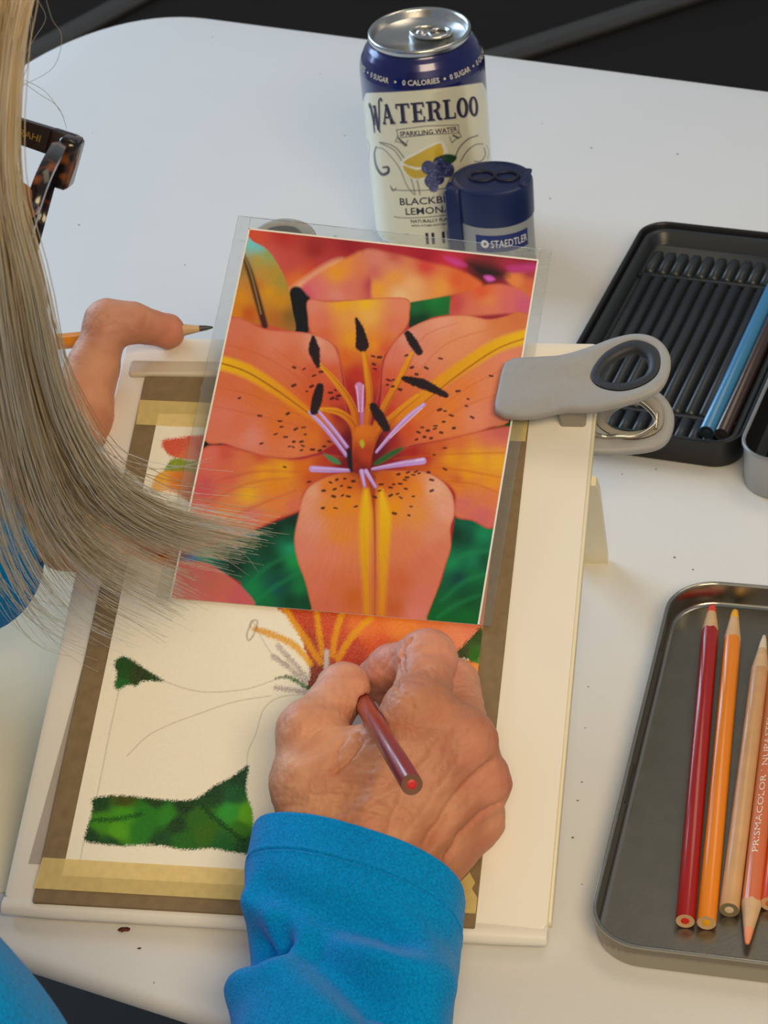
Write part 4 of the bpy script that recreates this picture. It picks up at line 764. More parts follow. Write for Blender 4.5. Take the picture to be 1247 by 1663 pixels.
sp = []; o = 0
bmc = bmesh.new(); bmesh.ops.create_icosphere(bmc, subdivisions=1, radius=1); SV = np.array([v.co[:] for v in bmc.verts]); SFc = [tuple(v.index for v in f.verts) for f in bmc.faces]; bmc.free()
for px, py in [(893, 322), (955, 1115), (950, 1182), (945, 1270), (1010, 770), (1065, 762), (1125, 925), (1095, 905), (938, 1300), (250, 1596), (150, 215), (345, 60), (128, 365), (300, 430), (560, 220), (520, 120), (880, 200), (960, 240), (1100, 250), (945, 1436), (930, 1360)]:
    s = rng.uniform(.25, .5); sp.append((SV*[s*1.3, s, s*.5]+T(px, py, s*.4), SFc))
V, F = join(*sp); tag(mesh('eraser_dust', V, F, mat('speck_grey', (120, 112, 104), rough=.9)), 'fine scattered specks of dust on the white table', 'dust', kind='stuff')

# ================================================================== implicit-surface modeller (continuous skin)
def smin(a, b, k):
    h = np.maximum(k-np.abs(a-b), 0)/k; return np.minimum(a, b)-h*h*k*0.25
class SDF:
    def __init__(s, lo, hi, h):
        s.h = h; s.lo = np.asarray(lo, float); n = np.ceil((np.asarray(hi)-s.lo)/h).astype(int)+1; s.n = n
        ax = [(s.lo[i]+h*np.arange(n[i])).astype(np.float32) for i in range(3)]; s.ax = ax
        s.F = np.full(n, 60, np.float32)
    def _win(s, lo, hi):
        a = np.clip(((lo-s.lo)/s.h).astype(int), 0, s.n-1); b = np.clip(((hi-s.lo)/s.h).astype(int)+2, 1, s.n)
        return tuple(slice(int(i), int(max(j, i+1))) for i, j in zip(a, b))
    def cone(s, a, b, ra, rb, k=4.0, pad=14, flat=None, only=None):
        """tapered capsule joined with smooth radius k; flat=(dir, factor) squashes it along dir"""
        a = np.asarray(a, float); b = np.asarray(b, float); r = max(ra, rb)*(1.0 if flat is None else max(1.0, 1/flat[1]))
        w = s._win(np.minimum(a, b)-r-pad, np.maximum(a, b)+r+pad)
        X, Y, Z = np.meshgrid(s.ax[0][w[0]], s.ax[1][w[1]], s.ax[2][w[2]], indexing='ij')
        ab = b-a; l = ab@ab+1e-9; t = np.clip(((X-a[0])*ab[0]+(Y-a[1])*ab[1]+(Z-a[2])*ab[2])/l, 0, 1)
        dx, dy, dz = X-a[0]-t*ab[0], Y-a[1]-t*ab[1], Z-a[2]-t*ab[2]
        if flat is not None:
            n = np.asarray(flat[0], float); n = n/np.linalg.norm(n); q = dx*n[0]+dy*n[1]+dz*n[2]; g = (1/flat[1]-1)*q
            dx, dy, dz = dx+g*n[0], dy+g*n[1], dz+g*n[2]
        d = np.sqrt(dx*dx+dy*dy+dz*dz)-(ra+(rb-ra)*t)
        s.F[w] = smin(s.F[w], d.astype(np.float32), k)
    def chain(s, P, R, k=3.0, **kw):
        for i in range(len(P)-1): s.cone(P[i], P[i+1], R[i], R[i+1], k, **kw)
    def ball(s, a, r, k=4.0, **kw): s.cone(a, np.asarray(a)+[0, 0, .01], r, r, k, **kw)
    def merge(s, o, k):
        s.F = smin(s.F, o.F, k)
    def cut_cone(s, a, b, ra, rb, k=2.0):
        keep = s.F; s.F = np.full(s.n, 60, np.float32); s.cone(a, b, ra, rb, .01); c = s.F; s.F = -smin(-keep, c, k) if False else np.maximum(keep, -c)
    def mesh(s):
        F = s.F; n = s.n; I = F < 0
        c = np.zeros(np.array(F.shape)-1, np.int8)
        for i in (0, 1):
            for j in (0, 1):
                for k in (0, 1): c += I[i:n[0]-1+i, j:n[1]-1+j, k:n[2]-1+k]
        act = (c > 0) & (c < 8); idx = np.full(act.shape, -1, np.int64); ci = np.argwhere(act); idx[act] = np.arange(len(ci))
        acc = np.zeros((len(ci), 3)); cnt = np.zeros(len(ci))
        cor = [(i, j, k) for i in (0, 1) for j in (0, 1) for k in (0, 1)]
        for p in cor:
            for ax in range(3):
                if p[ax]: continue
                q = list(p); q[ax] = 1
                f0 = F[ci[:, 0]+p[0], ci[:, 1]+p[1], ci[:, 2]+p[2]]; f1 = F[ci[:, 0]+q[0], ci[:, 1]+q[1], ci[:, 2]+q[2]]
                m = (f0 < 0) != (f1 < 0); t = np.where(m, f0/(f0-f1+1e-12), 0)
                pt = np.array(p, float)[None].repeat(len(ci), 0); pt[:, ax] += t
                acc[m] += pt[m]; cnt[m] += 1
        V = s.lo+(ci+acc/cnt[:, None])*s.h; Q = []
        for ax in range(3):
            sl0 = [slice(1, -1)]*3; sl0[ax] = slice(0, -1); sl1 = list(sl0); sl1[ax] = slice(1, None)
            A = I[tuple(sl0)]; B_ = I[tuple(sl1)]; e = np.argwhere(A != B_); sgn = A[tuple(e.T)]
            e = e+np.array([1 if i != ax else 0 for i in range(3)])
            u, v = [(1, 2), (2, 0), (0, 1)][ax]; o = np.zeros(3, int); du = o.copy(); du[u] = 1; dv_ = o.copy(); dv_[v] = 1
            g = lambda w: idx[tuple((e-w).T)]
            q = np.stack([g(du+dv_), g(dv_), g(o), g(du)], 1); q[~sgn] = q[~sgn][:, ::-1]; Q.append(q)
        return V, np.concatenate(Q)
def vnormals(V, Q):
    n = np.cross(V[Q[:, 2]]-V[Q[:, 0]], V[Q[:, 3]]-V[Q[:, 1]]); N = np.zeros_like(V)
    for i in range(4): np.add.at(N, Q[:, i], n)
    return N/(np.linalg.norm(N, axis=1)[:, None]+1e-12)
def relax(V, Q, it=2, w=0.5):
    for _ in range(it):
        S = np.zeros_like(V); c = np.zeros(len(V))
        for i in range(4):
            a, b = Q[:, i], Q[:, (i+1) % 4]; np.add.at(S, a, V[b]); np.add.at(S, b, V[a]); np.add.at(c, a, 1); np.add.at(c, b, 1)
        V = V*(1-w)+w*S/c[:, None]
    return V
def dist_line(V, P):
    P = np.asarray(P, float); d = np.full(len(V), 1e9)
    for a, b in zip(P[:-1], P[1:]):
        ab = b-a; t = np.clip((V-a)@ab/(ab@ab+1e-12), 0, 1); d = np.minimum(d, np.linalg.norm(V-a-t[:, None]*ab, axis=1))
    return d
def vnoise(V, scale, seed=0):
    r = np.random.default_rng(seed); f = 0
    for k in range(7):
        w = r.standard_normal(3)*scale; f = f+np.sin(V@w+r.uniform(0, 6.28))
    return f/7**.5

# ================================================================== right hand
J = lambda *q: B(*q)
rW = J(590, 1425, 27); rF = J(556, 1640, 46)
I1, I2, I3, I4 = J(680, 1166, 50), J(694, 1070, 40), J(634, 1084, 26), J(602, 1106, 14)
M1, M2, M3, M4 = J(750, 1207, 45), J(737, 1112, 22), J(690, 1112, 12), J(642, 1130, 10)
R1, R2, R3, R4 = J(776, 1272, 31), J(762, 1196, 13), J(715, 1180, 11), J(680, 1200, 12)
K1, K2, K3 = J(770, 1332, 18), J(760, 1272, 11.5), J(715, 1250, 12)
TC, TM, TI, TT = J(524, 1388, 29), J(502, 1272, 38), J(507, 1188, 43), J(556, 1121, 35)
PT, PE = B(570, 1108, 2.7), D(668.5, 1274, 772.5)
allp = np.array([rW, I1, I2, I4, M1, M2, R1, K1, K3, TM, TT, TC])
hs = SDF(np.minimum(allp.min(0), J(560, 1520, 30))-26, allp.max(0)+24, 0.85)
wr_flat = (BN+0.25*BU, 0.74)
hs.cone(rW, J(566, 1540, 31), 24, 24, 8, flat=wr_flat)
# metacarpals and palm
hs.cone(J(560, 1415, 30), I1, 15, 12.0, 10); hs.cone(J(600, 1425, 28), M1, 15, 11.8, 9); hs.cone(J(640, 1430, 24), R1, 14.5, 11.4, 7); hs.cone(J(660, 1440, 21), K1, 13.5, 10.6, 6)
hs.cone(J(565, 1330, 24), J(690, 1240, 26), 17, 15, 10); hs.cone(J(600, 1420, 22), J(700, 1330, 16), 16, 13, 8)
hs.cone(J(668, 1215, 41), J(745, 1235, 36), 11, 11, 8)
# thumb with its web
hs.cone(TC, TM, 14, 12.0, 10); hs.cone(TM, TI, 11.4, 10.6, 6); hs.cone(TI, TT, 10.8, 9.9, 5)
hs.cone(TM, J(600, 1260, 38), 10.5, 12, 12); hs.ball(J(497, 1190, 45), 10.9, 5); hs.cone(J(530, 1260, 42), J(600, 1225, 44), 10, 10, 10)
hs.ball(TT+(TT-TI)/np.linalg.norm(TT-TI)*2.0, 9.0, 4)
# index
hs.cone(I1, I2, 12.0, 9.8, 5); hs.ball(I2, 10.9, 4); hs.ball(I1+BN*1.5, 13.0, 6)
hs.ball(M1+BN*1.0, 12.6, 5); hs.ball(R1+BN*.8, 11.8, 4); hs.ball(K1+BN*.6, 10.8, 4)
fi = SDF(hs.lo, hs.lo+(hs.n-1)*hs.h, hs.h); fi.n = hs.n; fi.F = np.full(hs.n, 60, np.float32); fi.ax = hs.ax
fi.chain([I2, I3, I4], [10.0, 8.6, 7.4], 2.5); hs.merge(fi, 3.0)
for P, Rr in (([M1, M2, M3, M4], [11.2, 9.6, 8.6, 7.8]), ([R1, R2, R3, R4], [10.6, 9.2, 8.4, 7.6]), ([K1, K2, K3], [9.8, 8.4, 7.6])):
    fi.F = np.full(hs.n, 60, np.float32); fi.chain(P, Rr, 2.5); hs.merge(fi, 2.0)
hs.cut_cone(PT, PE, 3.7, 3.7)
Vh, Qh = hs.mesh(); Vh = relax(Vh, Qh, 2, 0.5)
Nh = vnormals(Vh, Qh)
# creases, tendons and veins, laid on the surface in 3-d
def on_skin(V, pts, n=6):
    P2 = crom(np.array([p[:2] for p in pts], float), n); q = project(V); z = (V-CP) @ RC[2]; out = []
    for p in P2:
        d = np.hypot(q[:, 0]-p[0], q[:, 1]-p[1]); i = np.nonzero(d < 7)[0]
        if len(i): out.append(V[i[np.argmin(z[i]+d[i]*.5)]])
    return np.array(out)
def L3(pts): return on_skin(Vh, pts)
creases = [([(576, 1190, 54), (585, 1205, 54), (572, 1222, 54), (556, 1240, 54), (540, 1252, 52)], 1.1, 1.1), ([(560, 1195, 54), (548, 1215, 53), (545, 1240, 52), (548, 1255, 52)], .8, .7),
           ([(640, 1075, 36), (642, 1095, 36), (635, 1115, 34)], .9, .8), ([(650, 1070, 42), (654, 1092, 43)], .7, .4), ([(635, 1062, 36), (620, 1090, 34)], .7, .35),
           ([(664, 1035, 46), (650, 1060, 44), (648, 1080, 44)], 1.0, .8), ([(640, 1110, 50), (660, 1092, 50), (690, 1082, 50)], .8, .3),
           ([(800, 1238, 34), (770, 1262, 38), (730, 1310, 36), (690, 1370, 36)], 1.5, 1.0), ([(812, 1308, 20), (780, 1325, 26), (750, 1355, 28), (725, 1395, 28)], 1.3, 1.0), ([(735, 1235, 48), (700, 1280, 46), (670, 1330, 44)], 2.2, .5)]
disp = np.zeros(len(Vh))
for pts, w, dp in creases: disp -= dp*np.exp(-(dist_line(Vh, L3(pts))/w)**2)
rw = np.random.default_rng(12)
for k in range(16):   # irregular fine folds in the thumb web and across the back of the hand
    y = 1208+k*9+rw.uniform(-4, 4); x0 = 545-k*2+rw.uniform(-14, 30); l = rw.uniform(30, 85); sl_ = rw.uniform(-14, 10)+k*.6
    disp -= rw.uniform(.1, .34)*np.exp(-(dist_line(Vh, L3([(x0, y, 0), (x0+l*.5, y+sl_*.4+rw.uniform(-4, 4), 0), (x0+l, y+sl_, 0)]))/rw.uniform(.6, 1.1))**2)
for cx_, cy_, ang_, spr, num in ((694, 1050, .1, 26, 9), (690, 1085, .15, 24, 6), (500, 1178, -.75, 22, 8), (515, 1150, -.75, 22, 5), (655, 1140, .5, 26, 7), (760, 1195, .7, 22, 6), (470, 1290, -.2, 24, 8), (640, 1330, .35, 60, 16), (560, 1320, -.1, 50, 14)):
    for k in range(num):   # short random skin lines over the joints
        x0 = cx_+rw.normal(0, spr*.5); y0 = cy_+rw.normal(0, spr*.5); l = rw.uniform(8, 20); t_ = ang_+rw.normal(0, .3)
        P_ = L3([(x0-l*math.cos(t_), y0-l*math.sin(t_), 0), (x0, y0+rw.uniform(-3, 3), 0), (x0+l*math.cos(t_), y0+l*math.sin(t_), 0)])
        if len(P_) > 1: disp -= rw.uniform(.1, .28)*np.exp(-(dist_line(Vh, P_)/rw.uniform(.5, .9))**2)
for pts, w, dp in (([(640, 1210, 56), (600, 1300, 52), (580, 1380, 50)], 3.2, .7), ([(740, 1240, 48), (690, 1310, 48), (640, 1390, 46)], 3.0, .9), ([(772, 1300, 34), (735, 1345, 38), (690, 1400, 38)], 2.6, .8),
                   ([(700, 1225, 52), (655, 1270, 54), (560, 1325, 52), (520, 1340, 48)], 1.7, .55), ([(655, 1270, 54), (640, 1330, 52), (620, 1370, 50)], 1.5, .5)): disp += dp*np.exp(-(dist_line(Vh, L3(pts))/w)**2)
disp += 0.09*vnoise(Vh, 0.5, 3)+0.05*vnoise(Vh, 1.3, 4)
disp *= 1.75; Vh = Vh+Nh*disp[:, None]
Vh = relax(Vh, Qh, 1, 0.3)
def skin_color(V, reds, base=(208, 144, 112), seed=1):
    c = lin(base)[None].repeat(len(V), 0)
    def mixc(col, m): 
        nonlocal c
        c = c*(1-m[:, None])+lin(col)*m[:, None]
    mixc((156, 90, 62), np.clip(vnoise(V, .09, seed)*.42+.32, 0, .62)); mixc((232, 178, 140), np.clip(vnoise(V, .14, seed+1)*.4, 0, .45))
    for p, r, col, a in reds: mixc(col, a*np.exp(-(np.linalg.norm(V-p, axis=1)/r)**2))
    mixc((190, 112, 90), np.clip(vnoise(V, .25, seed+2)*.3, 0, .3))
    return c
pk = (226, 150, 132)
colh = skin_color(Vh, [(I2, 16, pk, .8), (I3, 16, (220, 138, 126), .9), (I1, 14, (226, 160, 124), .6), (TT, 20, (230, 166, 140), .8), (TI, 14, (232, 180, 146), .6), (M1, 12, pk, .5), (R1, 12, pk, .6), (K1, 14, (222, 140, 112), .6), (rW, 34, (196, 132, 92), .5)])
# ------------------------------------------------------------------ left hand (on the board's left edge)
T4, T3, T2, T1 = B(268, 537, 7.5), B(214, 524, 19), B(174, 523, 21), B(150, 600, 12)
T0 = B(120, 680, 3); PM = B(62, 745, -4); WL = B(-30, 850, 6)
ls = SDF(np.array([T4, T3, T2, T0, PM, WL, B(270, 880, 10), B(-90, 930, 20)]).min(0)-26, np.array([T4, T3, T2, T0, PM, WL, B(270, 880, 10)]).max(0)+18, 0.95)
ls.cone(T4, T3, 7.5, 8.4, 3); ls.ball(T4+(T4-T3)*.12, 6.9, 3); ls.cone(T3, T2, 8.4, 9.0, 4); ls.cone(T2, T1, 9.4, 9.8, 5); ls.cone(T1, T0, 9.8, 13.5, 8); ls.cone(T0, PM, 15, 20, 12); ls.cone(PM, WL, 20, 22, 10, flat=(BN, .8))
ls.cone(WL, B(-90, 930, 20), 21, 23, 10, flat=(BN, .8)); ls.cone(PM, B(40, 820, 8), 18, 15, 10)
fl = SDF(ls.lo, ls.lo+(ls.n-1)*ls.h, ls.h); fl.n = ls.n; fl.ax = ls.ax
for P, Rr in (([B(60, 770, 14), B(130, 800, 19), B(200, 842, 14), B(255, 872, 10.5)], [12, 10.5, 9, 7.4]), ([B(40, 800, 12), B(95, 836, 17), B(150, 872, 13), B(185, 890, 10)], [12, 10, 8.8, 7.4]), ([B(10, 830, 12), B(55, 866, 16), B(100, 892, 11), B(125, 902, 9.5)], [11, 9.5, 8.4, 7.2])):
    fl.F = np.full(ls.n, 60, np.float32); fl.chain(P, Rr, 3); ls.merge(fl, 3)
Vl, Ql = ls.mesh(); Vl = relax(Vl, Ql, 2, .5); Nl = vnormals(Vl, Ql)
dl = 0.10*vnoise(Vl, .5, 8)+.05*vnoise(Vl, 1.2, 9)
def L3b(pts): return on_skin(Vl, pts)
for pts, w, dp in (([(150, 535, 26), (160, 520, 30), (176, 512, 32)], .9, .6), ([(150, 548, 26), (166, 534, 31), (188, 526, 31)], .8, .4), ([(228, 540, 24), (236, 528, 26), (240, 515, 26)], .9, .5)): dl -= dp*np.exp(-(dist_line(Vl, L3b(pts))/w)**2)
# thumbnail side bevel is left to the skin; colours
Vl = Vl+Nl*dl[:, None]; Vl = relax(Vl, Ql, 1, .3)
coll = skin_color(Vl, [(T4, 12, (214, 128, 108), .8), (T2, 14, (232, 176, 150), .7), (T1, 16, (224, 160, 124), .5), (T0, 20, (222, 146, 112), .6)], seed=11)

# ------------------------------------------------------------------ head, neck, arms and trunk under the clothes (mostly outside the frame)
GZ = RC.T @ np.array([.95, .31, .018]); GZ /= np.linalg.norm(GZ); ER = RC.T @ np.array([-.14, .27, -.955]); ER -= GZ*(ER@GZ); ER /= np.linalg.norm(ER); UPH = np.cross(ER, GZ)
HINGE = D(98, 234, 800)
HD = HINGE-GZ*114+ER*66-UPH*2
def hd(g, r, u): return HD+GZ*g+ER*r+UPH*u
ELB = np.array([-85, 400, 14.0]); SHR = np.array([-215, 500, 235.0]); SHL = np.array([-440, 700, 235.0]); ELL = np.array([-330, 850, 40.0]); NB = np.array([-320, 610, 270.0])
bs = SDF((-640, 330, -330), (-10, 960, 470), 5.0)
bs.cone(hd(-8, 0, 28), hd(-18, 0, 30), 80, 78, 20, flat=(ER, .86)); bs.cone(hd(30, 0, -10), hd(55, 0, -70), 58, 34, 20); bs.cone(hd(10, 0, -20), hd(35, 0, -60), 60, 46, 20)
bs.cone(hd(78, 0, 2), hd(92, 0, -22), 8, 10, 10); bs.cone(hd(78, 0, -44), hd(84, 0, -46), 14, 12, 10, flat=(UPH, .5))
for s_ in (1, -1): bs.cone(hd(-12, 72*s_, 2), hd(-14, 76*s_, -26), 15, 11, 6, flat=(ER, .4)); bs.ball(hd(74, 31*s_, 2), 12, 8)
bs.cone(hd(-28, 0, -40), NB, 50, 58, 30)
bs.cone(NB, (-330, 590, -40), 90, 105, 60); bs.cone((-335, 585, 60), (-345, 575, -260), 105, 120, 60, flat=((.49, .87, 0), .8)); bs.cone(SHR, SHL, 52, 52, 50)
bs.cone(SHR, ELB, 46, 36, 40); bs.cone(ELB, rF-BN*8, 30, 20, 20); bs.cone(rF-BN*8, rW-BN*4, 20, 16, 8); bs.cone(SHL, ELL, 46, 36, 40); bs.cone(ELL, WL, 34, 23, 20)
for s_ in (1, -1): bs.cone((-345-s_*-70*.87, 575+s_*-70*.49*-1, -290), (-300, 620, -300), 70, 62, 30)
Vb, Qb = bs.mesh(); Vb = relax(Vb, Qb, 2, .5); colb = skin_color(Vb, [], seed=21)
# face features
person = thing('person', (-345, 575, -330), 'person in a bright blue fleece leaning over the board, long grey-blond hair, drawing', 'person')
skin_m = mat('skin', rough=0.5, spec=0.32, attr='Col', var=0.05, vscale=220, bump=0.32, bscale=700, sss=0.12, bdetail=6)
off1, off2 = len(Vb), len(Vb)+len(Vh)
mesh('body', np.concatenate([Vb, Vh, Vl]), np.concatenate([Qb, Qh+off1, Ql+off2]), skin_m, person, colors=np.concatenate([colb, colh, coll]))
eye_m = mat('eye_white', (230, 226, 220), rough=0.2); 
for s_ in (1, -1):
    c = hd(63, 31*s_, 2); V, F = lathe(c, [(0, -11.5), (6, -10), (10, -6), (11.6, 0), (10, 6), (6, 10), (0, 11.5)], 24); mesh('eye', V, F, eye_m, person)

# ------------------------------------------------------------------ red pencil in the right hand, graphite pencil in the left
pencil('coloured_pencil', 'worn red coloured pencil held in the drawing hand', PT, PE, 3.6, (150, 40, 36), (205, 24, 28), cone=24, lead_len=7, blunt=.3, endcol=mat('end_grain_dark', (112, 72, 50)))
gt = B(346, 531.5, 6); ge = B(84, 556, 9); ge = gt+(ge-gt)/np.linalg.norm(ge-gt)*172
pencil('graphite_pencil', 'orange graphite pencil with a grey point pinned under a thumb at the board corner', gt, ge, 3.5, (236, 146, 30), (70, 70, 74), sides=6, cone=19, lead_len=6, lead_r=1.2, blunt=.4)

# ================================================================== fleece jacket
fleece = mat('fleece', (6, 140, 212), rough=0.95, spec=0.05, var=0.34, vscale=1100, bump=0.5, bscale=1400, sheen=0.12, bdetail=2)
js = SDF((-660, 320, -340), (0, 980, 330), 5.0)
js.cone(NB-[0, 0, 10], (-345, 580, -40), 108, 128, 60); js.cone((-345, 580, 60), (-360, 560, -280), 126, 142, 60, flat=((.49, .87, 0), .82)); js.cone(SHR, SHL, 68, 68, 50)
js.cone(SHR, ELB, 56, 46, 40); js.cone(ELB, J(548, 1830, 44), 44, 36, 20); js.cone(SHL, ELL, 62, 48, 40); js.cone(ELL, B(-60, 905, 14), 46, 34, 20)
Vj, Qj = js.mesh(); Vj = relax(Vj, Qj, 2, .5); Nj = vnormals(Vj, Qj); Vj += Nj*(3.5*vnoise(Vj, .02, 5)+1.5*vnoise(Vj, .05, 6))[:, None]
# opening at the neck stays closed round the neck skin
jk = mesh('jacket', Vj, Qj, fleece, person)
# ------------------------------------------------------------------ right sleeve: rings from the cuff towards the elbow
def sleeve_rings(spec, nr, na, folds, thick=2.4):
    spec = np.array(spec, float); t = np.linspace(0, 1, nr); tk = np.linspace(0, 1, len(spec))
    S_ = np.stack([np.interp(t, tk, spec[:, k]) for k in range(spec.shape[1])], 1)
    # smooth interpolation
    cs = crom(spec, 40); ti = np.linspace(0, len(cs)-1, nr); S_ = np.stack([np.interp(ti, np.arange(len(cs)), cs[:, k]) for k in range(spec.shape[1])], 1)
    ang = np.linspace(0, 2*math.pi, na, endpoint=False); out = []
    Ls = np.array([B(s[0], s[1], s[4]) for s in S_]); Rs = np.array([B(s[2], s[3], s[4]) for s in S_])
    mid = (Ls+Rs)/2; hx = (Rs-Ls)/2; axd = np.gradient(mid, axis=0); axd /= np.linalg.norm(axd, axis=1)[:, None]
    for i in range(nr):
        x = hx[i]; w = np.linalg.norm(x); xn = x/w; up = np.cross(xn, axd[i]); up /= np.linalg.norm(up)
        if up@BN < 0: up = -up
        up = up*math.cos(S_[i, 7])-axd[i]*math.sin(S_[i, 7])
        ca, sa = np.cos(ang), np.sin(ang)
        h = np.where(sa > 0, S_[i, 5], S_[i, 6]); e = .85
        cx = np.sign(ca)*abs(ca)**e; sx = np.sign(sa)*abs(sa)**e
        P = mid[i]+cx[:, None]*x+(h*sx)[:, None]*up
        nr_ = (cx/w)[:, None]*xn+(sx/np.maximum(h, 1))[:, None]*up; nr_ /= np.linalg.norm(nr_, axis=1)[:, None]
        out.append((P, nr_))
    P = np.array([o[0] for o in out]); N = np.array([o[1] for o in out])
    d = folds(t[:, None]*np.ones((1, na)), ang[None]*np.ones((nr, 1)), P)
    return P+N*d[..., None], N
# columns: left px x,y ; right px x,y ; off of the side line ; height above ; height below ; cuff lean
SPEC = [(409, 1364, 757, 1462, 30, 26, 22, .15), (401, 1412, 752, 1510, 31, 27, 23, .1), (397, 1450, 746, 1550, 32, 27, 24, .1), (402, 1510, 741, 1600, 33, 29, 25, 0), (405, 1570, 736, 1650, 35, 30, 26, 0), (392, 1640, 728, 1710, 38, 32, 28, 0), (372, 1740, 716, 1800, 42, 35, 30, 0), (350, 1900, 700, 1960, 46, 38, 32, 0)]
def ridge(P, pts, w, dp): return dp*np.exp(-(dist_line(P.reshape(-1, 3), crom(np.array([J(*p) for p in pts]), 5)).reshape(P.shape[:2])/w)**2)
def folds_r(t, a, P):
    d = 0.5*np.sin(a*3+t*9)*np.clip(t*6-1, 0, 1)
    # seam groove behind the cuff band
    d = d-0.7*np.exp(-((t-.176)/.005)**2)+0.3*np.exp(-((t-.158)/.01)**2)+0.3*np.exp(-((t-.194)/.01)**2)
    d = d+1.0*np.exp(-(t/.012)**2)*0
    for pts, w, dp in (([(410, 1440, 58), (480, 1462, 62), (560, 1490, 64), (640, 1520, 62)], 8, -7.5), ([(395, 1470, 50), (470, 1478, 62), (560, 1520, 66), (650, 1560, 64), (735, 1590, 52)], 9, 5.0),
                       ([(440, 1505, 62), (490, 1520, 64), (430, 1560, 58)], 7, -3.5), ([(410, 1525, 46), (428, 1540, 50), (445, 1530, 56)], 8, -9), ([(385, 1610, 50), (430, 1560, 60), (470, 1520, 64)], 8, 4.5),
                       ([(500, 1540, 66), (560, 1590, 68), (620, 1640, 68), (650, 1680, 66)], 11, -8.5), ([(470, 1560, 66), (520, 1610, 68), (560, 1660, 68)], 9, 4.5), ([(660, 1500, 60), (700, 1530, 56), (735, 1560, 50)], 8, 2.0), ([(620, 1560, 66), (690, 1640, 62)], 12, 2.0)):
        d = d+1.4*ridge(P, pts, w, dp)*np.clip((t-.17)/.04, 0, 1)
    return d+0.35*vnoise(P.reshape(-1, 3), .12, 31).reshape(t.shape)
Po, No = sleeve_rings(SPEC, 220, 180, folds_r)
lip = [Po[0]-No[0]*k+((Po[0]-Po[6])/np.linalg.norm(Po[0]-Po[6], axis=1)[:, None])*q for k, q in ((2.6, -8), (2.6, -1.5), (2.3, 0.3), (1.3, 1.3), (.3, .9))]
V, F = rings(lip+[p for p in Po], False, False); sl = mesh('sleeve', V, F, fleece, jk)
# left cuff, seen through the hair
SPECL = [(60, 905, -40, 800, 12, 24, 24, 0), (30, 945, -80, 830, 13, 27, 26, 0), (-60, 1010, -160, 890, 15, 30, 28, 0), (-200, 1080, -300, 950, 16, 34, 30, 0)]
Pl, Nl2 = sleeve_rings(SPECL, 40, 60, lambda t, a, P: .8*vnoise(P.reshape(-1, 3), .1, 41).reshape(t.shape))
V, F = rings([Pl[0]-Nl2[0]*3, *Pl], False, False); mesh('sleeve', V, F, fleece, jk)

# ================================================================== hair
hair_m = bpy.data.materials.new('hair_strand'); hair_m.use_nodes = True; nt = hair_m.node_tree; nt.nodes.clear()
ho_ = nt.nodes.new('ShaderNodeOutputMaterial'); ha = nt.nodes.new('ShaderNodeAttribute'); ha.attribute_name = 'Col'; hd_ = nt.nodes.new('ShaderNodeBsdfDiffuse'); ht = nt.nodes.new('ShaderNodeBsdfTranslucent'); hg = nt.nodes.new('ShaderNodeBsdfGlossy'); hm1 = nt.nodes.new('ShaderNodeMixShader'); hm2 = nt.nodes.new('ShaderNodeMixShader')
hm1.inputs[0].default_value = .55; hm2.inputs[0].default_value = .10; hg.inputs['Roughness'].default_value = .35
for n_ in (hd_, ht): nt.links.new(ha.outputs['Color'], n_.inputs['Color'])
nt.links.new(hd_.outputs[0], hm1.inputs[1]); nt.links.new(ht.outputs[0], hm1.inputs[2]); nt.links.new(hm1.outputs[0], hm2.inputs[1]); nt.links.new(hg.outputs[0], hm2.inputs[2]); nt.links.new(hm2.outputs[0], ho_.inputs[0])
def gd(pts): return np.array([D(*p) for p in pts])
dp_ = [648, 652, 658, 670, 694, 732, 772, 808, 836, 858, 876]
def guide(xy, dd=0): return gd([(x, y, d+dd) for (x, y), d in zip(xy, dp_)])
GU = [guide([(34, -90), (24, 60), (12, 200), (18, 310), (52, 440), (78, 575), (116, 680), (178, 768), (256, 818), (340, 840), (430, 858)]),
      guide([(20, -90), (12, 60), (0, 200), (4, 320), (32, 450), (60, 580), (98, 690), (152, 782), (230, 836), (312, 864), (400, 878)], 4),
      guide([(4, -90), (0, 60), (-8, 200), (-8, 330), (14, 460), (42, 590), (76, 700), (118, 788), (186, 840), (260, 878), (345, 900)], 8),
      guide([(-16, -90), (-14, 60), (-18, 205), (-14, 340), (4, 470), (30, 600), (60, 710), (98, 802), (150, 856), (225, 898), (320, 945)], 2),
      guide([(-36, -90), (-34, 60), (-32, 210), (-28, 345), (-14, 480), (8, 610), (36, 725), (72, 822), (122, 890), (192, 938), (290, 988)], 5),
      guide([(-60, -90), (-56, 60), (-50, 210), (-42, 350), (-30, 490), (-12, 625), (12, 748), (44, 850), (90, 930), (150, 990), (240, 1032)], 0),
      guide([(-90, -90), (-84, 70), (-78, 220), (-70, 360), (-56, 500), (-38, 640), (-14, 765), (16, 872), (58, 955), (108, 1005), (175, 1038)], 6),
      guide([(-125, -90), (-118, 80), (-110, 235), (-102, 375), (-90, 520), (-74, 665), (-54, 790), (-24, 890), (14, 965), (58, 1010), (115, 1025)], 8)]
GU = [np.vstack([[hd(-10-6*i, 3, 113), hd(34-5*i, 14, 110), hd(68-4*i, 34, 98)], g]) for i, g in enumerate(GU)]
GU = [crom(g, 6) for g in GU]; NPT = len(GU[0])
pal = [(252, 243, 220), (253, 249, 238), (244, 228, 194), (254, 252, 248), (222, 198, 158), (252, 246, 228), (248, 237, 208)]
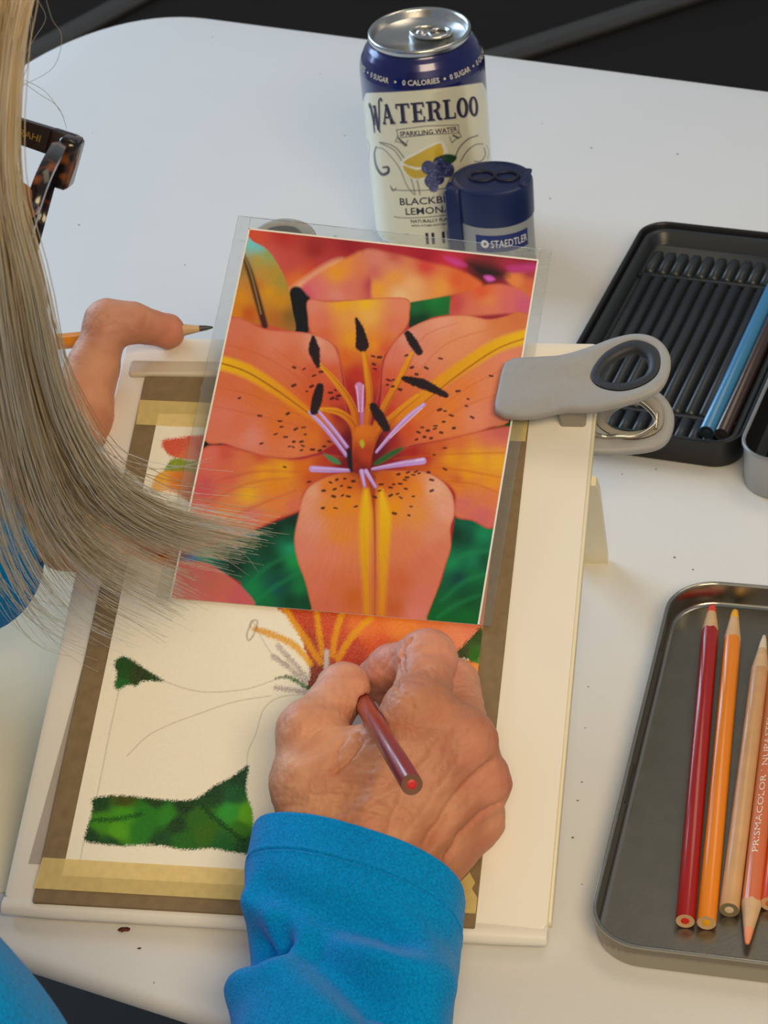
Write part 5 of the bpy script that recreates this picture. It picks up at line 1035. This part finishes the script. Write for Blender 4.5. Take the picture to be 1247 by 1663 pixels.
def strands(n, umin, umax, dens=None, jit=3.0, rad=.15, npt=32, short=.25, seed=0):
    r = np.random.default_rng(seed); P_all = []; C_all = []
    nclump = 70; cu = r.uniform(umin, umax, nclump); coff = r.standard_normal((nclump, 3))*jit*1.3; cc = r.integers(0, len(pal), nclump)
    for _ in range(n):
        k = r.integers(nclump)
        u = np.clip(cu[k]+r.normal(0, .16), umin, umax) if r.random() < .8 else r.uniform(umin, umax)
        i = min(int(u), len(GU)-2); f = u-i; base = GU[i]*(1-f)+GU[i+1]*f
        end = 1-short*r.random()**1.6; tt_ = np.linspace(0, end, npt)*(NPT-1); j = np.minimum(tt_.astype(int), NPT-2); g = (tt_-j)[:, None]
        p = base[j]*(1-g)+base[j+1]*g; s = np.linspace(0, 1, npt)[:, None]
        off = coff[k]*(.25+.75*s)+r.standard_normal(3)*jit*(.35+.65*s**2)
        ph_ = r.uniform(0, 6.28, 3); wv = np.sin(s*r.uniform(4, 9)+ph_)*jit*.45*s
        p = p+off+wv
        if r.random() < .10: p = p+r.standard_normal(3)*9*s**2.2
        P_all.append(p)
        c = lin(pal[cc[k]] if r.random() < .65 else pal[r.integers(len(pal))])*r.uniform(.85, 1.06)
        warm = np.clip(1.1-s*1.9, 0, 1)*.75; C_all.append(c*(1-warm)+lin((242, 208, 146))*r.uniform(.75, 1.05)*warm)
    return P_all, C_all
def strand_mesh(P_all, C_all, rad):
    P = np.array(P_all); C = np.array(C_all); n, m, _ = P.shape; tn = np.gradient(P, axis=1); tn /= np.linalg.norm(tn, axis=2)[..., None]+1e-9
    up = np.array([.3, .8, .5]); x = np.cross(tn, up); x /= np.linalg.norm(x, axis=2)[..., None]+1e-9; y = np.cross(tn, x)
    tp = (rad*np.clip((1-np.linspace(0, 1, m))*6, .35, 1))[None, :, None]
    V = np.stack([P+tp*(math.cos(a)*x+math.sin(a)*y) for a in (0, 2.094, 4.189)], 2)
    idx = np.arange(n*m*3).reshape(n, m, 3); Q = []
    for k in range(3): Q.append(np.stack([idx[:, :-1, k], idx[:, :-1, (k+1) % 3], idx[:, 1:, (k+1) % 3], idx[:, 1:, k]], -1).reshape(-1, 4))
    return V.reshape(-1, 3), np.concatenate(Q), np.repeat(C[:, :, None], 3, 2).reshape(-1, 3)
Pa, Ca = strands(820, 0.0, 1.95, jit=1.7, seed=1, short=.16)
Pb, Cb = strands(500, 3.1, 4.4, jit=1.9, seed=2, short=.22)
Pc, Cc = strands(16, 1.9, 3.1, jit=2.5, seed=3, short=.45)
Pd, Cd = strands(190, 4.3, 7.0, jit=3.2, seed=4, short=.3)
V, Q, C = strand_mesh(Pa+Pb+Pc+Pd, Ca+Cb+Cc+Cd, .17)
hair = mesh('hair', V, Q, hair_m, person, colors=C); hair['kind'] = 'stuff'
# flyaway strands near the head
fly = []; fc = []
for k, pts in enumerate(([(38, -30), (52, 30), (46, 90), (20, 150)], [(46, -40), (62, 0), (74, 30), (56, 62), (40, 90)], [(40, -30), (50, 50), (44, 110), (30, 135)], [(70, -20), (84, 30), (100, 60), (86, 110), (36, 140), (14, 160)], [(20, 120), (60, 150), (95, 175), (110, 215)], [(40, 130), (75, 150), (104, 190)], [(14, 60), (40, 20), (48, -20)],
                           [(48, 400), (66, 450), (84, 520), (100, 590)], [(60, 420), (74, 480), (96, 560)], [(160, 720), (220, 760), (300, 756), (350, 740)], [(190, 740), (260, 762), (345, 748)], [(300, 850), (380, 858), (450, 870)], [(320, 870), (390, 895), (420, 930)], [(300, 880), (360, 905), (405, 935)], [(330, 860), (410, 862), (470, 868)])):
    g = crom(gd([(x, y, 720+110*i/len(pts)+(80 if k > 8 else 0)) for i, (x, y) in enumerate(pts)]), 12); s = np.linspace(0, len(g)-1, 28); fly.append(np.stack([np.interp(s, np.arange(len(g)), g[:, q_]) for q_ in range(3)], 1)); fc.append(lin((232, 222, 200))[None].repeat(28, 0))
V, Q, C = strand_mesh(fly, fc, .10); fw = mesh('flyaway_hair', V, Q, hair_m, person, colors=C); fw['kind'] = 'stuff'
# hair over the crown of the head, running down both sides
cap = []; cc_ = []; r = np.random.default_rng(9)
for k in range(2400):
    al = r.uniform(-1.45, .72); sd_ = 1 if r.random() < .5 else -1; rad = 1+r.uniform(-.02, .05); th1 = r.uniform(1.45, 1.7); pts = []
    for th in np.linspace(.02, th1, 9):
        pts.append(hd(-12+92*rad*math.sin(al-.12*th), sd_*78*rad*max(math.cos(al), .3)*math.sin(th), 28+90*rad*math.cos(al)*math.cos(th)-max(0, -al-.6)*60*th))
    L_ = r.uniform(90, 200); p = pts[-1].copy()
    for q_ in range(1, 5): pts.append(p+np.array([0, 0, -L_*q_/4])-ER*sd_*3*q_+r.normal(0, 1.2, 3))
    g = crom(np.array(pts), 2); s = np.linspace(0, len(g)-1, 18); cap.append(np.stack([np.interp(s, np.arange(len(g)), g[:, q_]) for q_ in range(3)], 1)); cc_.append((lin(pal[r.integers(len(pal))])*r.uniform(.7, 1.1))[None].repeat(18, 0))
V, Q, C = strand_mesh(cap, cc_, .8); cp2 = mesh('crown_hair', V, Q, hair_m, person, colors=C); cp2['kind'] = 'stuff'

# ================================================================== eyeglasses
tort = bpy.data.materials.new('tortoiseshell'); tort.use_nodes = True; nt = tort.node_tree; bs_ = nt.nodes['Principled BSDF']; nzt = nt.nodes.new('ShaderNodeTexNoise'); rmp = nt.nodes.new('ShaderNodeValToRGB'); tcn = nt.nodes.new('ShaderNodeTexCoord')
nzt.inputs['Scale'].default_value = 150; nzt.inputs['Detail'].default_value = 1; rmp.color_ramp.elements[0].position = .52; rmp.color_ramp.elements[0].color = (*lin((30, 20, 20)), 1); rmp.color_ramp.elements[1].position = .68; rmp.color_ramp.elements[1].color = (*lin((150, 84, 30)), 1)
nt.links.new(tcn.outputs['Object'], nzt.inputs['Vector']); nt.links.new(nzt.outputs['Fac'], rmp.inputs[0]); nt.links.new(rmp.outputs[0], bs_.inputs['Base Color']); bs_.inputs['Roughness'].default_value = .16; MATS['tortoiseshell'] = tort
dark_f = mat('temple_dark', (38, 28, 28), rough=0.25)
gls = thing('eyeglasses', HINGE-GZ*60, 'dark tortoiseshell eyeglasses with gold lettering inside the temple, worn by the person', 'glasses')
for s_ in (-1, 1):
    o = HINGE+ER*(132 if s_ > 0 else 0); fr = Fr(o, -GZ, UPH)
    P = [fr([(x, -h*.5, -w), (x, h*.5, -w), (x, h*.5, w), (x, -h*.5, w)]) for x, h, w in ((-4, 6, 1.5), (-2.5, 8.4, 2.0), (4, 8.6, 2), (30, 7.4, 1.9), (70, 6, 1.7), (95, 5.4, 1.6))]
    P += [fr([(x, y-h*.5, -1.6), (x, y+h*.5, -1.6), (x, y+h*.5, 1.6), (x, y-h*.5, 1.6)]) for x, y, h in ((112, -5, 5.6), (128, -17, 6), (136, -28, 5))]
    mesh('temple', *rings(P), dark_f, gls, sharp=60)
fr = Fr(HINGE, -GZ, UPH); V, F = fit_text('ISAAC MIZRAHI', -30, -6.5, 2.4, bold=.01); 
V = np.c_[V[:, 0], V[:, 1]-1.2, np.zeros(len(V))]; V[:, 0] = -V[:, 0]
mesh('temple_lettering', fr(np.c_[V[:, 0], V[:, 1], np.full(len(V), 2.25)]) if fr.z@ER > 0 else fr(np.c_[V[:, 0], V[:, 1], np.full(len(V), -2.25)]), F, mat('gold_print', (176, 146, 60), rough=.35, metal=.6), gls, smooth=False)
ff = Fr(HINGE+GZ*6, ER, UPH); lens_m = bpy.data.materials.new('lens'); lens_m.use_nodes = True; lb = lens_m.node_tree.nodes['Principled BSDF']; lb.inputs['Transmission Weight'].default_value = 1; lb.inputs['Roughness'].default_value = .02; lb.inputs['IOR'].default_value = 1.05
for cx in (29, 103):
    t = np.linspace(0, 2*math.pi, 48, endpoint=False); e = .72
    ox = np.sign(np.cos(t))*abs(np.cos(t))**e; oy = np.sign(np.sin(t))*abs(np.sin(t))**e; R_ = []
    for k, (ro, z) in enumerate(((28.5, -2.2), (29.5, 0), (28.5, 2.6), (25, 2.6), (24.3, 0), (25, -2.2), (28.5, -2.2))):
        bow = 0.0016*(cx-66+ox*ro)**2; R_.append(ff(np.c_[cx+ox*ro*1.06, -17+oy*ro*.74, -z+bow*1.0]))
    mesh('rim', *rings(R_, False, False), tort, gls, sharp=50)
    mesh('lens', *rings([ff(np.c_[cx+ox*24.6*1.06, -17+oy*24.6*.74, np.full(48, z)+.0016*(cx-66+ox*24.6)**2]) for z in (-.6, .6)]), lens_m, gls)
    mesh('nose_pad', *lathe(ff.at(66+(14 if cx > 66 else -14), -24, 5), [(0, -5), (2.6, -3), (3.0, 0), (2.6, 3), (0, 5)], 16), mat('nose_pad', (90, 70, 66), rough=.3), gls)
mesh('bridge', *tube(ff(np.array([(58, -12, 0.2), (62, -9.5, -.6), (66, -8.6, -1), (70, -9.5, -.6), (74, -12, .2)])), 2.4, 10), tort, gls)
for ex0 in (-3, 122): mesh('end_piece', *slab(ff, ex0, ex0+13, -13, 4.5, -1.5, 5.5, 2.5, 1.2), tort, gls)
mesh('hinge_block', *slab(Fr(HINGE, -GZ, UPH), -6, 4, -4.5, 4.5, -3, 3.0, 1.5, 1), dark_f, gls)

for o in bpy.data.objects:
    if o.name.startswith('coloured_pencil') and 'category' in o: o['group'] = 'coloured pencils'
